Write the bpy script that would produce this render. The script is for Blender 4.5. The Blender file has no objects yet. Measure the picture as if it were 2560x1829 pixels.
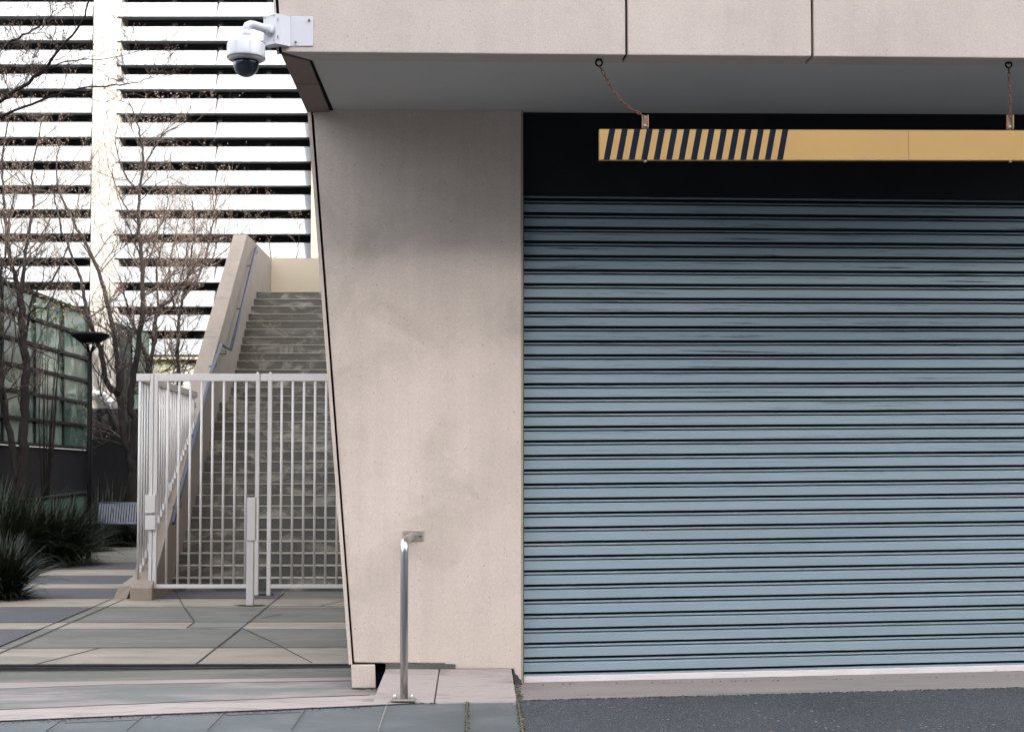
import bpy, math, random
from mathutils import Vector, Matrix, noise
R = math.radians
sc = bpy.context.scene
COL = sc.collection
random.seed(7)

# ---------------------------------------------------------------- camera
FPX = 3600.0                      # focal length in photograph pixels (2560 wide)
PITCH = math.atan(162.0 / FPX)
PY = 1038.0                       # row of the optical axis
EYE = Vector((0, 0, 1.3))
cd = bpy.data.cameras.new('camera'); cam = bpy.data.objects.new('camera', cd); COL.objects.link(cam)
cam.location = EYE; cam.rotation_euler = (R(90) + PITCH, 0, 0)
cd.sensor_width = 36; cd.lens = 36 * FPX / 2560; cd.shift_y = (PY - 914.5) / 2560
cd.clip_end = 1000; cd.clip_start = 0.05
cd.dof.use_dof = True; cd.dof.focus_distance = 10.0; cd.dof.aperture_fstop = 8.0
sc.camera = cam
# ---------------------------------------------------------------- light
SUN_EL, SUN_AZ = 20.5, 24.0       # sun behind the viewer, to the right
w = bpy.data.worlds.new('World'); sc.world = w; w.use_nodes = True
nt = w.node_tree; nt.nodes.clear()
sky = nt.nodes.new('ShaderNodeTexSky'); sky.sky_type = 'NISHITA'; sky.sun_disc = False
sky.sun_elevation = R(SUN_EL); sky.sun_rotation = R(180 - SUN_AZ)
sky.air_density = 1.0; sky.dust_density = 3.0; sky.ozone_density = 1.0
hs = nt.nodes.new('ShaderNodeHueSaturation'); hs.inputs['Saturation'].default_value = 0.28
bg = nt.nodes.new('ShaderNodeBackground'); bg.inputs['Strength'].default_value = 0.15
wo = nt.nodes.new('ShaderNodeOutputWorld')
nt.links.new(sky.outputs[0], hs.inputs['Color']); nt.links.new(hs.outputs[0], bg.inputs['Color']); nt.links.new(bg.outputs[0], wo.inputs[0])
sd = bpy.data.lights.new('sun', 'SUN'); sd.energy = 2.0; sd.angle = R(0.5); sd.color = (1.0, 0.94, 0.86)
sun = bpy.data.objects.new('sun', sd); COL.objects.link(sun)
sdir = Vector((-math.sin(R(SUN_AZ)) * math.cos(R(SUN_EL)), math.cos(R(SUN_AZ)) * math.cos(R(SUN_EL)), -math.sin(R(SUN_EL))))
sun.rotation_euler = sdir.to_track_quat('-Z', 'Y').to_euler()
sc.view_settings.view_transform = 'Standard'; sc.view_settings.look = 'None'
sc.view_settings.exposure = 2.98; sc.view_settings.gamma = 1.0
sc.cycles.max_bounces = 6; sc.cycles.diffuse_bounces = 4; sc.cycles.use_denoising = True

# ---------------------------------------------------------------- helpers
_cp, _sp = math.cos(PITCH), math.sin(PITCH)
def ray(x, y):
    a = (x - 1280) / FPX; b = (PY - y) / FPX
    return Vector((a, _cp - b * _sp, _sp + b * _cp))
def AT(x, y, Y):                  # photograph pixel to world point at depth Y
    d = ray(x, y); return EYE + d * (Y / d.y)
def onplane(x, y, p0, n):
    d = ray(x, y); return EYE + d * ((p0 - EYE).dot(n) / d.dot(n))
def G(x, y, z=0.0): return onplane(x, y, Vector((0, 0, z)), Vector((0, 0, 1)))

class Frame:                      # facade frame: u along the wall, w into it, z up (s = fall of the street)
    def __init__(s, O, tana, shear):
        a = math.atan(tana); s.O = O; s.u = Vector((math.cos(a), math.sin(a), 0)); s.w = Vector((-math.sin(a), math.cos(a), 0)); s.s = shear
    def P(s, u, w, z): return s.O + s.u * u + s.w * w + Vector((0, 0, z + s.s * u))
    def loc(s, p):
        d = p - s.O; u = d.dot(s.u); return (u, d.dot(s.w), d.z - s.s * u)
    def px(s, x, y, w=0.0):       # pixel on the plane w = const -> (u, z)
        p = onplane(x, y, s.O + s.w * w, s.w); u, _, z = s.loc(p); return u, z
    def pz(s, x, y, z):           # pixel on the plane z = const -> (u, w)
        n = Vector((0, 0, 1)) - s.u * s.s
        p = onplane(x, y, s.O + Vector((0, 0, z)), n); u, w_, _ = s.loc(p); return u, w_
O = G(1308, 1712)
FA = Frame(O, 0.100, 0.0098)
FC = Frame(O, 0.100, 0.0215)
def GF(x, y, dz=0.0):             # pixel on the sloping street plane
    u, w_ = FA.pz(x, y, dz); return FA.P(u, w_, dz)

class MB:
    def __init__(s): s.v = []; s.f = []; s.m = []; s.sm = []
    def face(s, pts, m=0, smooth=False):
        b = len(s.v); s.v += [Vector(p) for p in pts]; s.f.append(list(range(b, b + len(pts)))); s.m.append(m); s.sm.append(smooth)
    def hexa(s, p, m=0):          # p: 4 bottom, 4 top, both counter-clockwise from above
        b = len(s.v); s.v += [Vector(q) for q in p]
        for f in ((3, 2, 1, 0), (4, 5, 6, 7), (0, 1, 5, 4), (1, 2, 6, 5), (2, 3, 7, 6), (3, 0, 4, 7)):
            s.f.append([b + i for i in f]); s.m.append(m); s.sm.append(False)
    def box(s, x0, x1, y0, y1, z0, z1, T=None, m=0):
        T = T or (lambda a, b, c: Vector((a, b, c)))
        s.hexa([T(x0, y0, z0), T(x1, y0, z0), T(x1, y1, z0), T(x0, y1, z0), T(x0, y0, z1), T(x1, y0, z1), T(x1, y1, z1), T(x0, y1, z1)], m)
    def prism(s, poly, off, m=0): # polygon extruded by the vector off
        n = len(poly); b = len(s.v); off = Vector(off)
        s.v += [Vector(p) for p in poly] + [Vector(p) + off for p in poly]
        s.f.append([b + i for i in range(n)][::-1]); s.f.append([b + n + i for i in range(n)]); s.m += [m, m]; s.sm += [False, False]
        for i in range(n):
            j = (i + 1) % n; s.f.append([b + i, b + j, b + n + j, b + n + i]); s.m.append(m); s.sm.append(False)
    def tube(s, pts, rad, n=8, m=0, cap=True, closed=False):
        pts = [Vector(p) for p in pts]; k = len(pts)
        if not isinstance(rad, (list, tuple)): rad = [rad] * k
        ups = None; rings = []
        for i, p in enumerate(pts):
            if closed: t = pts[(i + 1) % k] - pts[i - 1]
            else: t = pts[min(i + 1, k - 1)] - pts[max(i - 1, 0)]
            t = t.normalized() if t.length > 1e-9 else Vector((0, 0, 1))
            if ups is None:
                a = Vector((0, 0, 1)) if abs(t.z) < 0.9 else Vector((1, 0, 0)); ups = (a - t * a.dot(t)).normalized()
            else:
                ups = ups - t * ups.dot(t)
                ups = ups.normalized() if ups.length > 1e-6 else t.orthogonal().normalized()
            q = t.cross(ups); b = len(s.v); rings.append(b)
            for j in range(n):
                an = 2 * math.pi * j / n; s.v.append(p + (ups * math.cos(an) + q * math.sin(an)) * rad[i])
        for i in range(k if closed else k - 1):
            a, b = rings[i], rings[(i + 1) % k]
            for j in range(n):
                jj = (j + 1) % n; s.f.append([a + j, a + jj, b + jj, b + j]); s.m.append(m); s.sm.append(True)
        if cap and not closed:
            s.f.append([rings[0] + j for j in range(n)][::-1]); s.f.append([rings[-1] + j for j in range(n)]); s.m += [m, m]; s.sm += [False, False]
    def lathe(s, c, prof, n=32, axis=Vector((0, 0, 1)), m=0):   # prof: (radius, height along axis)
        a = axis.orthogonal().normalized(); b2 = axis.cross(a); rings = []
        for r, h in prof:
            rings.append(len(s.v))
            for j in range(n):
                an = 2 * math.pi * j / n; s.v.append(Vector(c) + axis * h + (a * math.cos(an) + b2 * math.sin(an)) * max(r, 1e-4))
        for i in range(len(prof) - 1):
            for j in range(n):
                jj = (j + 1) % n; s.f.append([rings[i] + j, rings[i] + jj, rings[i + 1] + jj, rings[i + 1] + j]); s.m.append(m); s.sm.append(True)
        s.f.append([rings[0] + j for j in range(n)][::-1]); s.f.append([rings[-1] + j for j in range(n)]); s.m += [m, m]; s.sm += [False, False]
    def build(s, name, mats, parent=None, loc=None, bevel=0.0, fix=True):
        if not isinstance(mats, (list, tuple)): mats = [mats]
        base = Vector(loc) if loc is not None else (parent_world(parent) if parent else Vector((0, 0, 0)))
        me = bpy.data.meshes.new(name); me.from_pydata([tuple(v - base) for v in s.v], [], s.f)
        for mt in mats: me.materials.append(mt)
        me.polygons.foreach_set('material_index', s.m); me.polygons.foreach_set('use_smooth', s.sm); me.update()
        if fix:
            import bmesh
            bm = bmesh.new(); bm.from_mesh(me); bmesh.ops.recalc_face_normals(bm, faces=bm.faces); bm.to_mesh(me); bm.free()
        o = bpy.data.objects.new(name, me); COL.objects.link(o)
        if parent: o.parent = parent; o.location = base - parent_world(parent)
        else: o.location = base
        if bevel:
            bv = o.modifiers.new('bevel', 'BEVEL'); bv.width = bevel; bv.segments = 2; bv.limit_method = 'ANGLE'; bv.angle_limit = R(40)
        return o
def parent_world(o):
    p = Vector((0, 0, 0))
    while o: p += o.location; o = o.parent
    return p
def tag(o, label=None, cat=None, group=None, kind=None):
    if label: o['label'] = label
    if cat: o['category'] = cat
    if group: o['group'] = group
    if kind: o['kind'] = kind
    return o
def thing(name, loc, label, cat, group=None):
    o = bpy.data.objects.new(name, None); COL.objects.link(o); o.location = loc; o.empty_display_size = .2
    return tag(o, label, cat, group)
def struct(mb, name, mat, label=None, cat=None, **k):
    return tag(mb.build(name, mat, **k), label, cat, None, 'structure')

# ---------------------------------------------------------------- materials
def lin(r, g, b): return tuple(((c / 255) / 12.92 if c <= 10 else (((c / 255) + .055) / 1.055) ** 2.4) for c in (r, g, b)) + (1,)
def mat(name, col, rough=.8, metal=0, var=.12, scale=1.5, fine=0, fscale=150, streak=0, stain=None, stain_amt=0, stain_scale=2, bump=0, bscale=60, spec=.5, sx=(1, 1, 1), edge=.55, pores=0):
    """procedural: two noise sizes, optional vertical streaks, stains of their own colour, fine grain and bump"""
    m = bpy.data.materials.new(name); m.use_nodes = True; t = m.node_tree; N = t.nodes; L = t.links
    b = N['Principled BSDF']; b.inputs['Roughness'].default_value = rough; b.inputs['Metallic'].default_value = metal
    b.inputs['Specular IOR Level'].default_value = spec
    tc = N.new('ShaderNodeTexCoord'); mp = N.new('ShaderNodeMapping'); mp.inputs['Scale'].default_value = sx
    L.new(tc.outputs['Object'], mp.inputs[0])
    def nz(sc_, det=6, ro=.6, src=None, dist=0):
        n = N.new('ShaderNodeTexNoise'); n.inputs['Scale'].default_value = sc_; n.inputs['Detail'].default_value = det; n.inputs['Roughness'].default_value = ro
        n.inputs['Distortion'].default_value = dist; L.new((src or mp).outputs[0], n.inputs['Vector']); return n
    def ramp(src, a, b_, lo, hi):
        r = N.new('ShaderNodeMapRange'); r.inputs[1].default_value = a; r.inputs[2].default_value = b_; r.inputs[3].default_value = lo; r.inputs[4].default_value = hi
        L.new(src, r.inputs[0]); return r.outputs[0]
    def mul(c, f):
        x = N.new('ShaderNodeMix'); x.data_type = 'RGBA'; x.blend_type = 'MULTIPLY'; x.inputs[0].default_value = 1
        L.new(c, x.inputs[6]); L.new(f, x.inputs[7]); return x.outputs[2]
    rgb = N.new('ShaderNodeRGB'); rgb.outputs[0].default_value = col; c = rgb.outputs[0]
    if var: c = mul(c, ramp(nz(scale, 7, .62).outputs[0], .3, .7, 1 - var, 1 + var))
    if fine: c = mul(c, ramp(nz(fscale, 2, .7).outputs[0], .3, .7, 1 - fine, 1 + fine))
    if pores:
        v = N.new('ShaderNodeTexVoronoi'); v.inputs['Scale'].default_value = 26; v.inputs['Randomness'].default_value = 1; L.new(tc.outputs['Object'], v.inputs['Vector'])
        pn = ramp(nz(9, 2, .5).outputs[0], .50, .62, 0, 1); pm = N.new('ShaderNodeMath'); pm.operation = 'MULTIPLY'; L.new(ramp(v.outputs['Distance'], .16, .09, 0, pores), pm.inputs[0]); L.new(pn, pm.inputs[1])
        x = N.new('ShaderNodeMix'); x.data_type = 'RGBA'; L.new(pm.outputs[0], x.inputs[0]); L.new(c, x.inputs[6]); x.inputs[7].default_value = (.16, .12, .09, 1); c = x.outputs[2]
    if streak:
        m2 = N.new('ShaderNodeMapping'); m2.inputs['Scale'].default_value = (7, 7, .35); L.new(tc.outputs['Object'], m2.inputs[0])
        c = mul(c, ramp(nz(1.6, 6, .65, m2).outputs[0], .3, .75, 1 + streak * .4, 1 - streak))
    if stain:
        n = nz(stain_scale, 8, .68, None, .6)
        x = N.new('ShaderNodeMix'); x.data_type = 'RGBA'; L.new(ramp(n.outputs[0], edge, edge + .16, 0, stain_amt), x.inputs[0]); L.new(c, x.inputs[6]); x.inputs[7].default_value = stain; c = x.outputs[2]
    L.new(c, b.inputs['Base Color'])
    if bump:
        bp = N.new('ShaderNodeBump'); bp.inputs['Strength'].default_value = bump; bp.inputs['Distance'].default_value = .01
        L.new(nz(bscale, 5, .6).outputs[0], bp.inputs['Height']); L.new(bp.outputs[0], b.inputs['Normal'])
    return m
M = {}
M['precast'] = mat('precast', (.44, .375, .34, 1), .85, pores=.45, var=.09, scale=1.3, fine=.14, fscale=170, streak=.05, stain=(.30, .27, .22, 1), stain_amt=.35, stain_scale=1.7, bump=.15, bscale=180, edge=.56)
M['pier'] = mat('pier concrete', (.56, .468, .41, 1), .85, pores=.55, var=.12, scale=1.1, fine=.12, fscale=130, streak=.08, stain=(.30, .26, .20, 1), stain_amt=.42, stain_scale=1.5, bump=.12, bscale=120, edge=.53)
M['panel_dark'] = mat('brown precast', (.17, .125, .10, 1), .85, var=.15, scale=3, fine=.08)
M['soffit'] = mat('painted soffit', (.43, .42, .40, 1), .8, var=.06, scale=1.2, fine=.02, stain=(.42, .43, .38, 1), stain_amt=.3, stain_scale=1.0)
M['black'] = mat('lintel shade black', (.008, .008, .011, 1), .7, spec=.2, var=.2, scale=4)
M['joint'] = mat('dark joint', (.004, .005, .008, 1), .9, spec=.1, var=0)
M['concrete'] = mat('stair wall concrete', (.225, .185, .15, 1), .85, var=.10, scale=1.6, fine=.06, streak=.12, stain=(.14, .12, .095, 1), stain_amt=.5, stain_scale=2.2, bump=.1, edge=.55)
M['cream'] = mat('cream render', (.31, .265, .20, 1), .8, var=.04, scale=1)
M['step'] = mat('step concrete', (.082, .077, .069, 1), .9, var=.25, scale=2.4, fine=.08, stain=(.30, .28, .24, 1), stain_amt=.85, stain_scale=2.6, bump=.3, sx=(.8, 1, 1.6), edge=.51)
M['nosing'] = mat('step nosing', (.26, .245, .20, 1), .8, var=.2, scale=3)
M['gate'] = mat('gate paint', (.48, .455, .445, 1), .45, var=.04, scale=3, fine=.02)
M['gate_light'] = mat('foot plate paint', (.52, .51, .52, 1), .45, var=.03)
M['steel'] = mat('stainless steel', (.55, .54, .53, 1), .28, metal=1, var=.06, scale=20, sx=(1, 1, .1))
M['steel_dull'] = mat('dull steel plate', (.42, .38, .33, 1), .45, metal=.8, var=.2, scale=12)
M['rail_blue'] = mat('dark blue paint', (.010, .026, .055, 1), .45, var=.1)
M['white_plastic'] = mat('white camera housing', (.50, .50, .54, 1), .35, var=.02)
M['screw'] = mat('screw', (.25, .23, .2, 1), .4, metal=1)
M['yellow'] = mat('yellow paint', (.37, .22, .066, 1), .6, var=.05, scale=2.5, stain=(.33, .19, .09, 1), stain_amt=.5, stain_scale=1.1, edge=.6)
M['navy'] = mat('navy stripe', (.003, .007, .017, 1), .7, spec=.12, var=.15, scale=8)
M['rust'] = mat('rusty steel', (.13, .05, .03, 1), .8, var=.4, scale=40)
M['rust_plate'] = mat('rusty bracket', (.28, .19, .13, 1), .6, var=.3, scale=25, stain=(.15, .05, .02, 1), stain_amt=.8, stain_scale=30)
M['alu'] = mat('aluminium bar', (.66, .60, .60, 1), .4, metal=0, var=.08, scale=3, stain=(.25, .22, .2, 1), stain_amt=.6, stain_scale=7, sx=(1, 1, 2), edge=.6)
M['seal'] = mat('brown seal', (.16, .09, .05, 1), .8)
M['louvre'] = mat('white louvre', (.135, .143, .151, 1), .6, var=.05, scale=.35, streak=.10)
M['louvre_back'] = mat('dark backing', (.006, .006, .009, 1), .8, var=.1)
M['column'] = mat('cream column', (.160, .152, .138, 1), .8, var=.05, scale=.8)
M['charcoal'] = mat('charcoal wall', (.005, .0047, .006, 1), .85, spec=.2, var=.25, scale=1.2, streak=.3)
M['mullion'] = mat('dark mullion', (.005, .006, .006, 1), .7, spec=.2)
M['lamp'] = mat('black lamp paint', (.002, .002, .003, 1), .6, spec=.1, var=0)
M['lamp_lens'] = mat('lamp lens', (.55, .55, .5, 1), .3, var=0)
M['bench'] = mat('bench paint', (.05, .06, .085, 1), .4, var=.08)
M['bark'] = mat('bark', (.013, .010, .010, 1), .95, spec=.2, var=.35, scale=9, streak=.3, bump=.6, bscale=30, sx=(1, 1, .3))
M['twig'] = mat('twig', (.038, .029, .025, 1), .9, spec=.2, var=.2, scale=6)
M['bud'] = mat('bud', (.15, .11, .085, 1), .8, var=.2, scale=5)
M['leafbud'] = mat('young leaf', (.12, .12, .035, 1), .7, var=.2, scale=5)
M['strap'] = mat('strap leaf', (.008, .013, .004, 1), .55, spec=.3, var=.45, scale=3, stain=(.04, .048, .016, 1), stain_amt=.7, stain_scale=9, edge=.62)
M['soil'] = mat('soil', (.02, .018, .012, 1), .95)
M['slab'] = mat('pale kerb concrete', (.32, .27, .255, 1), .85, var=.08, scale=2, fine=.05, fscale=90, stain=(.16, .135, .11, 1), stain_amt=.75, stain_scale=4.5, bump=.25, sx=(.5, 1.8, 1), edge=.50)
M['sill'] = mat('driveway sill concrete', (.22, .185, .175, 1), .85, var=.12, scale=1.2, fine=.06, stain=(.12, .13, .115, 1), stain_amt=.8, stain_scale=1.6, bump=.15, sx=(.6, 2, 1), edge=.53)
M['bluestone'] = mat('bluestone', (.080, .089, .093, 1), .75, var=.17, scale=1.1, fine=.05, fscale=80, stain=(.125, .128, .125, 1), stain_amt=.6, stain_scale=2.2, bump=.2, edge=.48)
M['band_grey'] = mat('grey paving', (.088, .088, .074, 1), .8, var=.17, scale=1.5, fine=.08, fscale=90, stain=(.15, .135, .115, 1), stain_amt=.7, stain_scale=1.8, bump=.25, sx=(.7, 2.0, 1), edge=.47)
M['band_worn'] = mat('worn grey paving', (.115, .118, .11, 1), .8, var=.17, scale=1.5, fine=.09, fscale=90, stain=(.25, .21, .205, 1), stain_amt=1.0, stain_scale=1.7, bump=.25, sx=(.45, 1.5, 1), edge=.46)
M['band_beige'] = mat('beige paving', (.235, .200, .160, 1), .8, var=.17, scale=1.6, fine=.08, fscale=90, sx=(.7, 2, 1), stain=(.145, .13, .10, 1), stain_amt=.75, stain_scale=2.2, bump=.25, edge=.47)
M['band_pink'] = mat('pale paving', (.235, .195, .185, 1), .8, var=.16, scale=1.6, fine=.08, fscale=90, sx=(.7, 2, 1))
M['band_dark'] = mat('aggregate paving', (.052, .050, .056, 1), .85, var=.12, scale=2, fine=.35, fscale=70)
M['cover'] = mat('pit cover', (.115, .12, .11, 1), .6, var=.08, scale=4)
M['moss'] = mat('moss joint', (.05, .045, .025, 1), .95, var=.4, scale=20, stain=(.20, .19, .04, 1), stain_amt=.9, stain_scale=28, edge=.5)
M['crack'] = mat('paving joint', (.035, .031, .024, 1), .95, var=.3, scale=10)
M['office'] = mat('grey office render', (.10, .098, .095, 1), .8, var=.1, scale=.2)
M['office_glass'] = mat('office glass', (.05, .06, .07, 1), .1, var=0)
M['leaf_litter'] = mat('fallen leaf', (.30, .15, .07, 1), .8)

def glass_panel_mat():            # opaque back-painted green glass with sunlit patches painted in as pale mottling
    m = mat('green glass', (.032, .058, .048, 1), .18, var=.30, scale=1.1, stain=(.15, .18, .15, 1), stain_amt=.85, stain_scale=1.2, sx=(1, .8, .35), edge=.48)
    return m
M['glass'] = glass_panel_mat()
def asphalt_mat():
    m = mat('asphalt', (.029, .033, .041, 1), .9, var=.28, scale=.9, fine=.65, fscale=120, bump=.5, bscale=160)
    t = m.node_tree; N = t.nodes; L = t.links; b = N['Principled BSDF']; src = b.inputs['Base Color'].links[0].from_socket
    tc = N.new('ShaderNodeTexCoord'); v = N.new('ShaderNodeTexVoronoi'); v.inputs['Scale'].default_value = 140; L.new(tc.outputs['Object'], v.inputs['Vector'])
    n = N.new('ShaderNodeTexNoise'); n.inputs['Scale'].default_value = 60; n.inputs['Detail'].default_value = 2; L.new(tc.outputs['Object'], n.inputs['Vector'])
    r = N.new('ShaderNodeMapRange'); r.inputs[1].default_value = .34; r.inputs[2].default_value = .20; r.inputs[3].default_value = 0; r.inputs[4].default_value = 1; L.new(v.outputs['Distance'], r.inputs[0])
    r2 = N.new('ShaderNodeMapRange'); r2.inputs[1].default_value = .44; r2.inputs[2].default_value = .56; L.new(n.outputs[0], r2.inputs[0])
    mu = N.new('ShaderNodeMath'); mu.operation = 'MULTIPLY'; L.new(r.outputs[0], mu.inputs[0]); L.new(r2.outputs[0], mu.inputs[1])
    x = N.new('ShaderNodeMix'); x.data_type = 'RGBA'; L.new(mu.outputs[0], x.inputs[0]); L.new(src, x.inputs[6]); x.inputs[7].default_value = (.33, .30, .25, 1)
    L.new(x.outputs[2], b.inputs['Base Color']); return m
M['asphalt'] = asphalt_mat()
def curtain_mat():                # painted steel slats with long thin grime streaks, more of them in the upper half
    m = mat('shutter paint', (.238, .305, .345, 1), .42, var=.08, scale=.8, fine=.02, sx=(.5, .5, 6), stain=(.29, .29, .34, 1), stain_amt=.35, stain_scale=.6)
    t = m.node_tree; N = t.nodes; L = t.links; b = N['Principled BSDF']; src = b.inputs['Base Color'].links[0].from_socket
    tc = N.new('ShaderNodeTexCoord'); mp = N.new('ShaderNodeMapping'); mp.inputs['Scale'].default_value = (1.1, 1.1, 95); L.new(tc.outputs['Object'], mp.inputs[0])
    n = N.new('ShaderNodeTexNoise'); n.inputs['Scale'].default_value = 1.0; n.inputs['Detail'].default_value = 5; n.inputs['Roughness'].default_value = .7; L.new(mp.outputs[0], n.inputs['Vector'])
    r = N.new('ShaderNodeMapRange'); r.inputs[1].default_value = .60; r.inputs[2].default_value = .63; L.new(n.outputs[0], r.inputs[0])
    sp = N.new('ShaderNodeSeparateXYZ'); L.new(tc.outputs['Object'], sp.inputs[0])
    z = N.new('ShaderNodeMapRange'); z.inputs[1].default_value = 1.15; z.inputs[2].default_value = 2.2; z.inputs[3].default_value = 0.05; L.new(sp.outputs[2], z.inputs[0])
    mu = N.new('ShaderNodeMath'); mu.operation = 'MULTIPLY'; L.new(r.outputs[0], mu.inputs[0]); L.new(z.outputs[0], mu.inputs[1])
    x = N.new('ShaderNodeMix'); x.data_type = 'RGBA'; L.new(mu.outputs[0], x.inputs[0]); L.new(src, x.inputs[6]); x.inputs[7].default_value = (.02, .016, .018, 1)
    L.new(x.outputs[2], b.inputs['Base Color']); return m
M['curtain'] = curtain_mat(); M['groove'] = mat('groove shade paint', (.013, .015, .023, 1), .7, spec=.2, var=.2)  # groove faces get a near-black colour that stands for shade between slats
def dome_mat():
    m = bpy.data.materials.new('camera dome'); m.use_nodes = True; b = m.node_tree.nodes['Principled BSDF']
    b.inputs['Base Color'].default_value = (.8, .85, .9, 1); b.inputs['Roughness'].default_value = .03; b.inputs['Transmission Weight'].default_value = 1; b.inputs['IOR'].default_value = 1.3
    return m
M['dome'] = dome_mat()
M['lens'] = mat('dark lens ball', (.012, .018, .035, 1), .12, var=0)

# ================================================================ GROUND
b = MB(); b.face([(-300, -60, -.7), (300, -60, -.7), (300, 500, -.7), (-300, 500, -.7)]); struct(b, 'ground', M['soil'])
b = MB(); slotL, slotR = G(-900, 1664), G(905, 1660)
b.prism([slotL, slotR, Vector((slotR.x + .0, 10.6, 0)), Vector((6, 10.6, 0)), Vector((6, 80, 0)), Vector((-70, 80, 0)), Vector((-70, slotL.y, 0))], (0, 0, -.3)); struct(b, 'plaza', M['band_grey'])
def F(u, w_, z): return FA.P(u, w_, z)
b = MB(); fl, fr = GF(-900, 1668), GF(905, 1664)
b.prism([F(-30, -40, 0), F(30, -40, 0), F(30, .9, 0), F(FA.loc(fr)[0], .9, 0), fr, fl, F(-30, FA.loc(fl)[1], 0)], (0, 0, -.3)); struct(b, 'footpath', M['bluestone'])
b = MB(); b.prism([G(-900, 1662, .008), G(905, 1658.5, .008), G(905, 1662.8, .008), G(-900, 1666, .008)], (0, 0, -.004)); struct(b, 'drain_slot', M['joint'])
def sheet(name, px, m, dz=.004, g=G):
    b = MB(); pts = [g(x, y) for x, y in px]; b.prism([p + Vector((0, 0, dz)) for p in pts], (0, 0, -.003)); return struct(b, name, m)
XL = -600
def diag(y):                      # x of the double diagonal joint at row y
    return 277 + (1499 - y) * (277 / 117.0)
# plaza bands, front to back, across the whole width
rows = [(1622, 1660, 'band_beige'), (1573, 1622, None), (1557, 1573, 'band_beige'), (1519, 1557, None), (1497, 1519, 'band_beige')]
for y0, y1, m in rows:
    if m: sheet('paving_band', [(XL, y1), (905, y1 - 1), (905, y0 - 1), (XL, y0)], M[m])
for y0, y1 in ((1573, 1620.5), (1519.5, 1557)):
    if y0 < 1616: sheet('paving_band', [(XL, y1), (max(diag(y1), -300), y1), (diag(y0), y0), (XL, y0)], M['band_dark'])
for y0, y1, m in ((1470, 1497, 'band_dark'), (1460, 1470, 'band_beige'), (1438, 1460, 'band_dark'), (1424, 1438, 'band_beige'), (1406, 1424, 'band_dark')):  # the row under the gate carries the shade there as a dark colour
    sheet('paving_band', [(XL, y1), (700, y1), (700, y0), (XL, y0)], M[m])
# bands on the sloping footpath
sheet('paving_band', [(-600, 1725), (0, 1709), (500, 1702), (905, 1694), (905, 1668), (0, 1670), (-600, 1672)][::1], M['band_grey'], .004, GF)
sheet('paving_band', [(-600, 1722), (0, 1723), (300, 1712), (905, 1702), (905, 1694.5), (500, 1700), (0, 1709), (-600, 1708)], M['band_pink'], .008, GF)
sheet('paving_band', [(-600, 1802), (0, 1778), (400, 1761), (940, 1740), (940, 1702), (300, 1712), (0, 1723), (-600, 1722)], M['band_worn'], .004, GF)
sheet('kerb_strip', [(-600, 1830), (0, 1804), (300, 1791), (650, 1777), (928, 1765), (1085, 1757), (1085, 1752), (940, 1740), (400, 1761), (0, 1778), (-600, 1802)], M['slab'], .010, GF)
# driveway
b = MB(); a0, a1 = GF(1297, 1752), GF(1310, 1829)
da = (a1 - a0)
edge = []
random.seed(3)
for i in range(61):
    t = i / 60; edge.append(GF(1294 + t * 1700, 1752 - t * 38.0 * 1.12 + random.uniform(-1.6, 1.6)))
b.prism([p + Vector((0, 0, .006)) for p in ([a0 + da * 12] + [Vector((12, -30, .1))] + [edge[-1] + Vector((6, 0, .03))] + edge[::-1])], (0, 0, -.004)); struct(b, 'driveway', M['asphalt'])
sheet('driveway_sill', [(1283, 1762), (1298, 1762), (2700, 1738), (3300, 1728), (3300, 1650), (2560, 1668), (1270, 1698)], M['sill'], .003, GF)
# joints
def joint(px, wd, m='crack', g=G, dz=.009, name='paving_joint'):
    b = MB(); pts = [g(x, y) for x, y in px]
    L_, R_ = [], []
    for i, p in enumerate(pts):
        t = (pts[min(i + 1, len(pts) - 1)] - pts[max(i - 1, 0)]).normalized(); n = Vector((-t.y, t.x, 0)) * wd * .27 * random.uniform(.75, 1.25)
        L_.append(p + n + Vector((0, 0, dz))); R_.append(p - n + Vector((0, 0, dz)))
    b.prism(L_ + R_[::-1], (0, 0, -.003)); return struct(b, name, M[m])
def sub(px, n=6):
    o = []
    for a, c in zip(px, px[1:]):
        for k in range(n): o.append((a[0] + (c[0] - a[0]) * k / n, a[1] + (c[1] - a[1]) * k / n + random.uniform(-.35, .35)))
    return o + [px[-1]]
for px, wd in (([(277, 1499), (0, 1616), (-60, 1642)], .018), ([(309, 1499), (0, 1634), (-50, 1656)], .018), ([(435, 1472), (459, 1517), (487, 1555), (467, 1571)], .022),
               ([(709, 1484), (620, 1557), (491, 1660)], .022), ([(606, 1571), (690, 1610), (780, 1658)], .010), ([(253, 1620), (88, 1662)], .010), ([(620, 1557), (470, 1700 - 130)], .0),
               ([(800, 1516), (868, 1500)], .008), ([(655, 1546), (706, 1535)], .006), ([(0, 1519), (870, 1516)], .008), ([(0, 1557.5), (875, 1555)], .010), ([(0, 1622), (880, 1618)], .008)):
    if wd: joint(sub(px), wd)
for px, wd, m in (([(162, 1800), (115, 1832)], .008, 'crack'), ([(364, 1790), (317, 1830)], .008, 'crack'), ([(566, 1782), (519, 1830)], .008, 'crack'), ([(766, 1774), (729, 1829)], .008, 'crack'),
                  ([(968, 1762), (945, 1832)], .007, 'slab'), ([(1167, 1754), (1167, 1900)], .014, 'moss'), ([(1293, 1749), (1310, 1850)], .022, 'moss'),
                  ([(162, 1812), (344, 1804)], .005, 'crack'), ([(566, 1793), (752, 1785)], .005, 'crack'), ([(405, 1789), (385, 1801)], .008, 'crack'), ([(0, 1778), (400, 1761), (925, 1741)], .005, 'crack')):
    joint(sub(px), wd, m, GF, .014)
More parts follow.
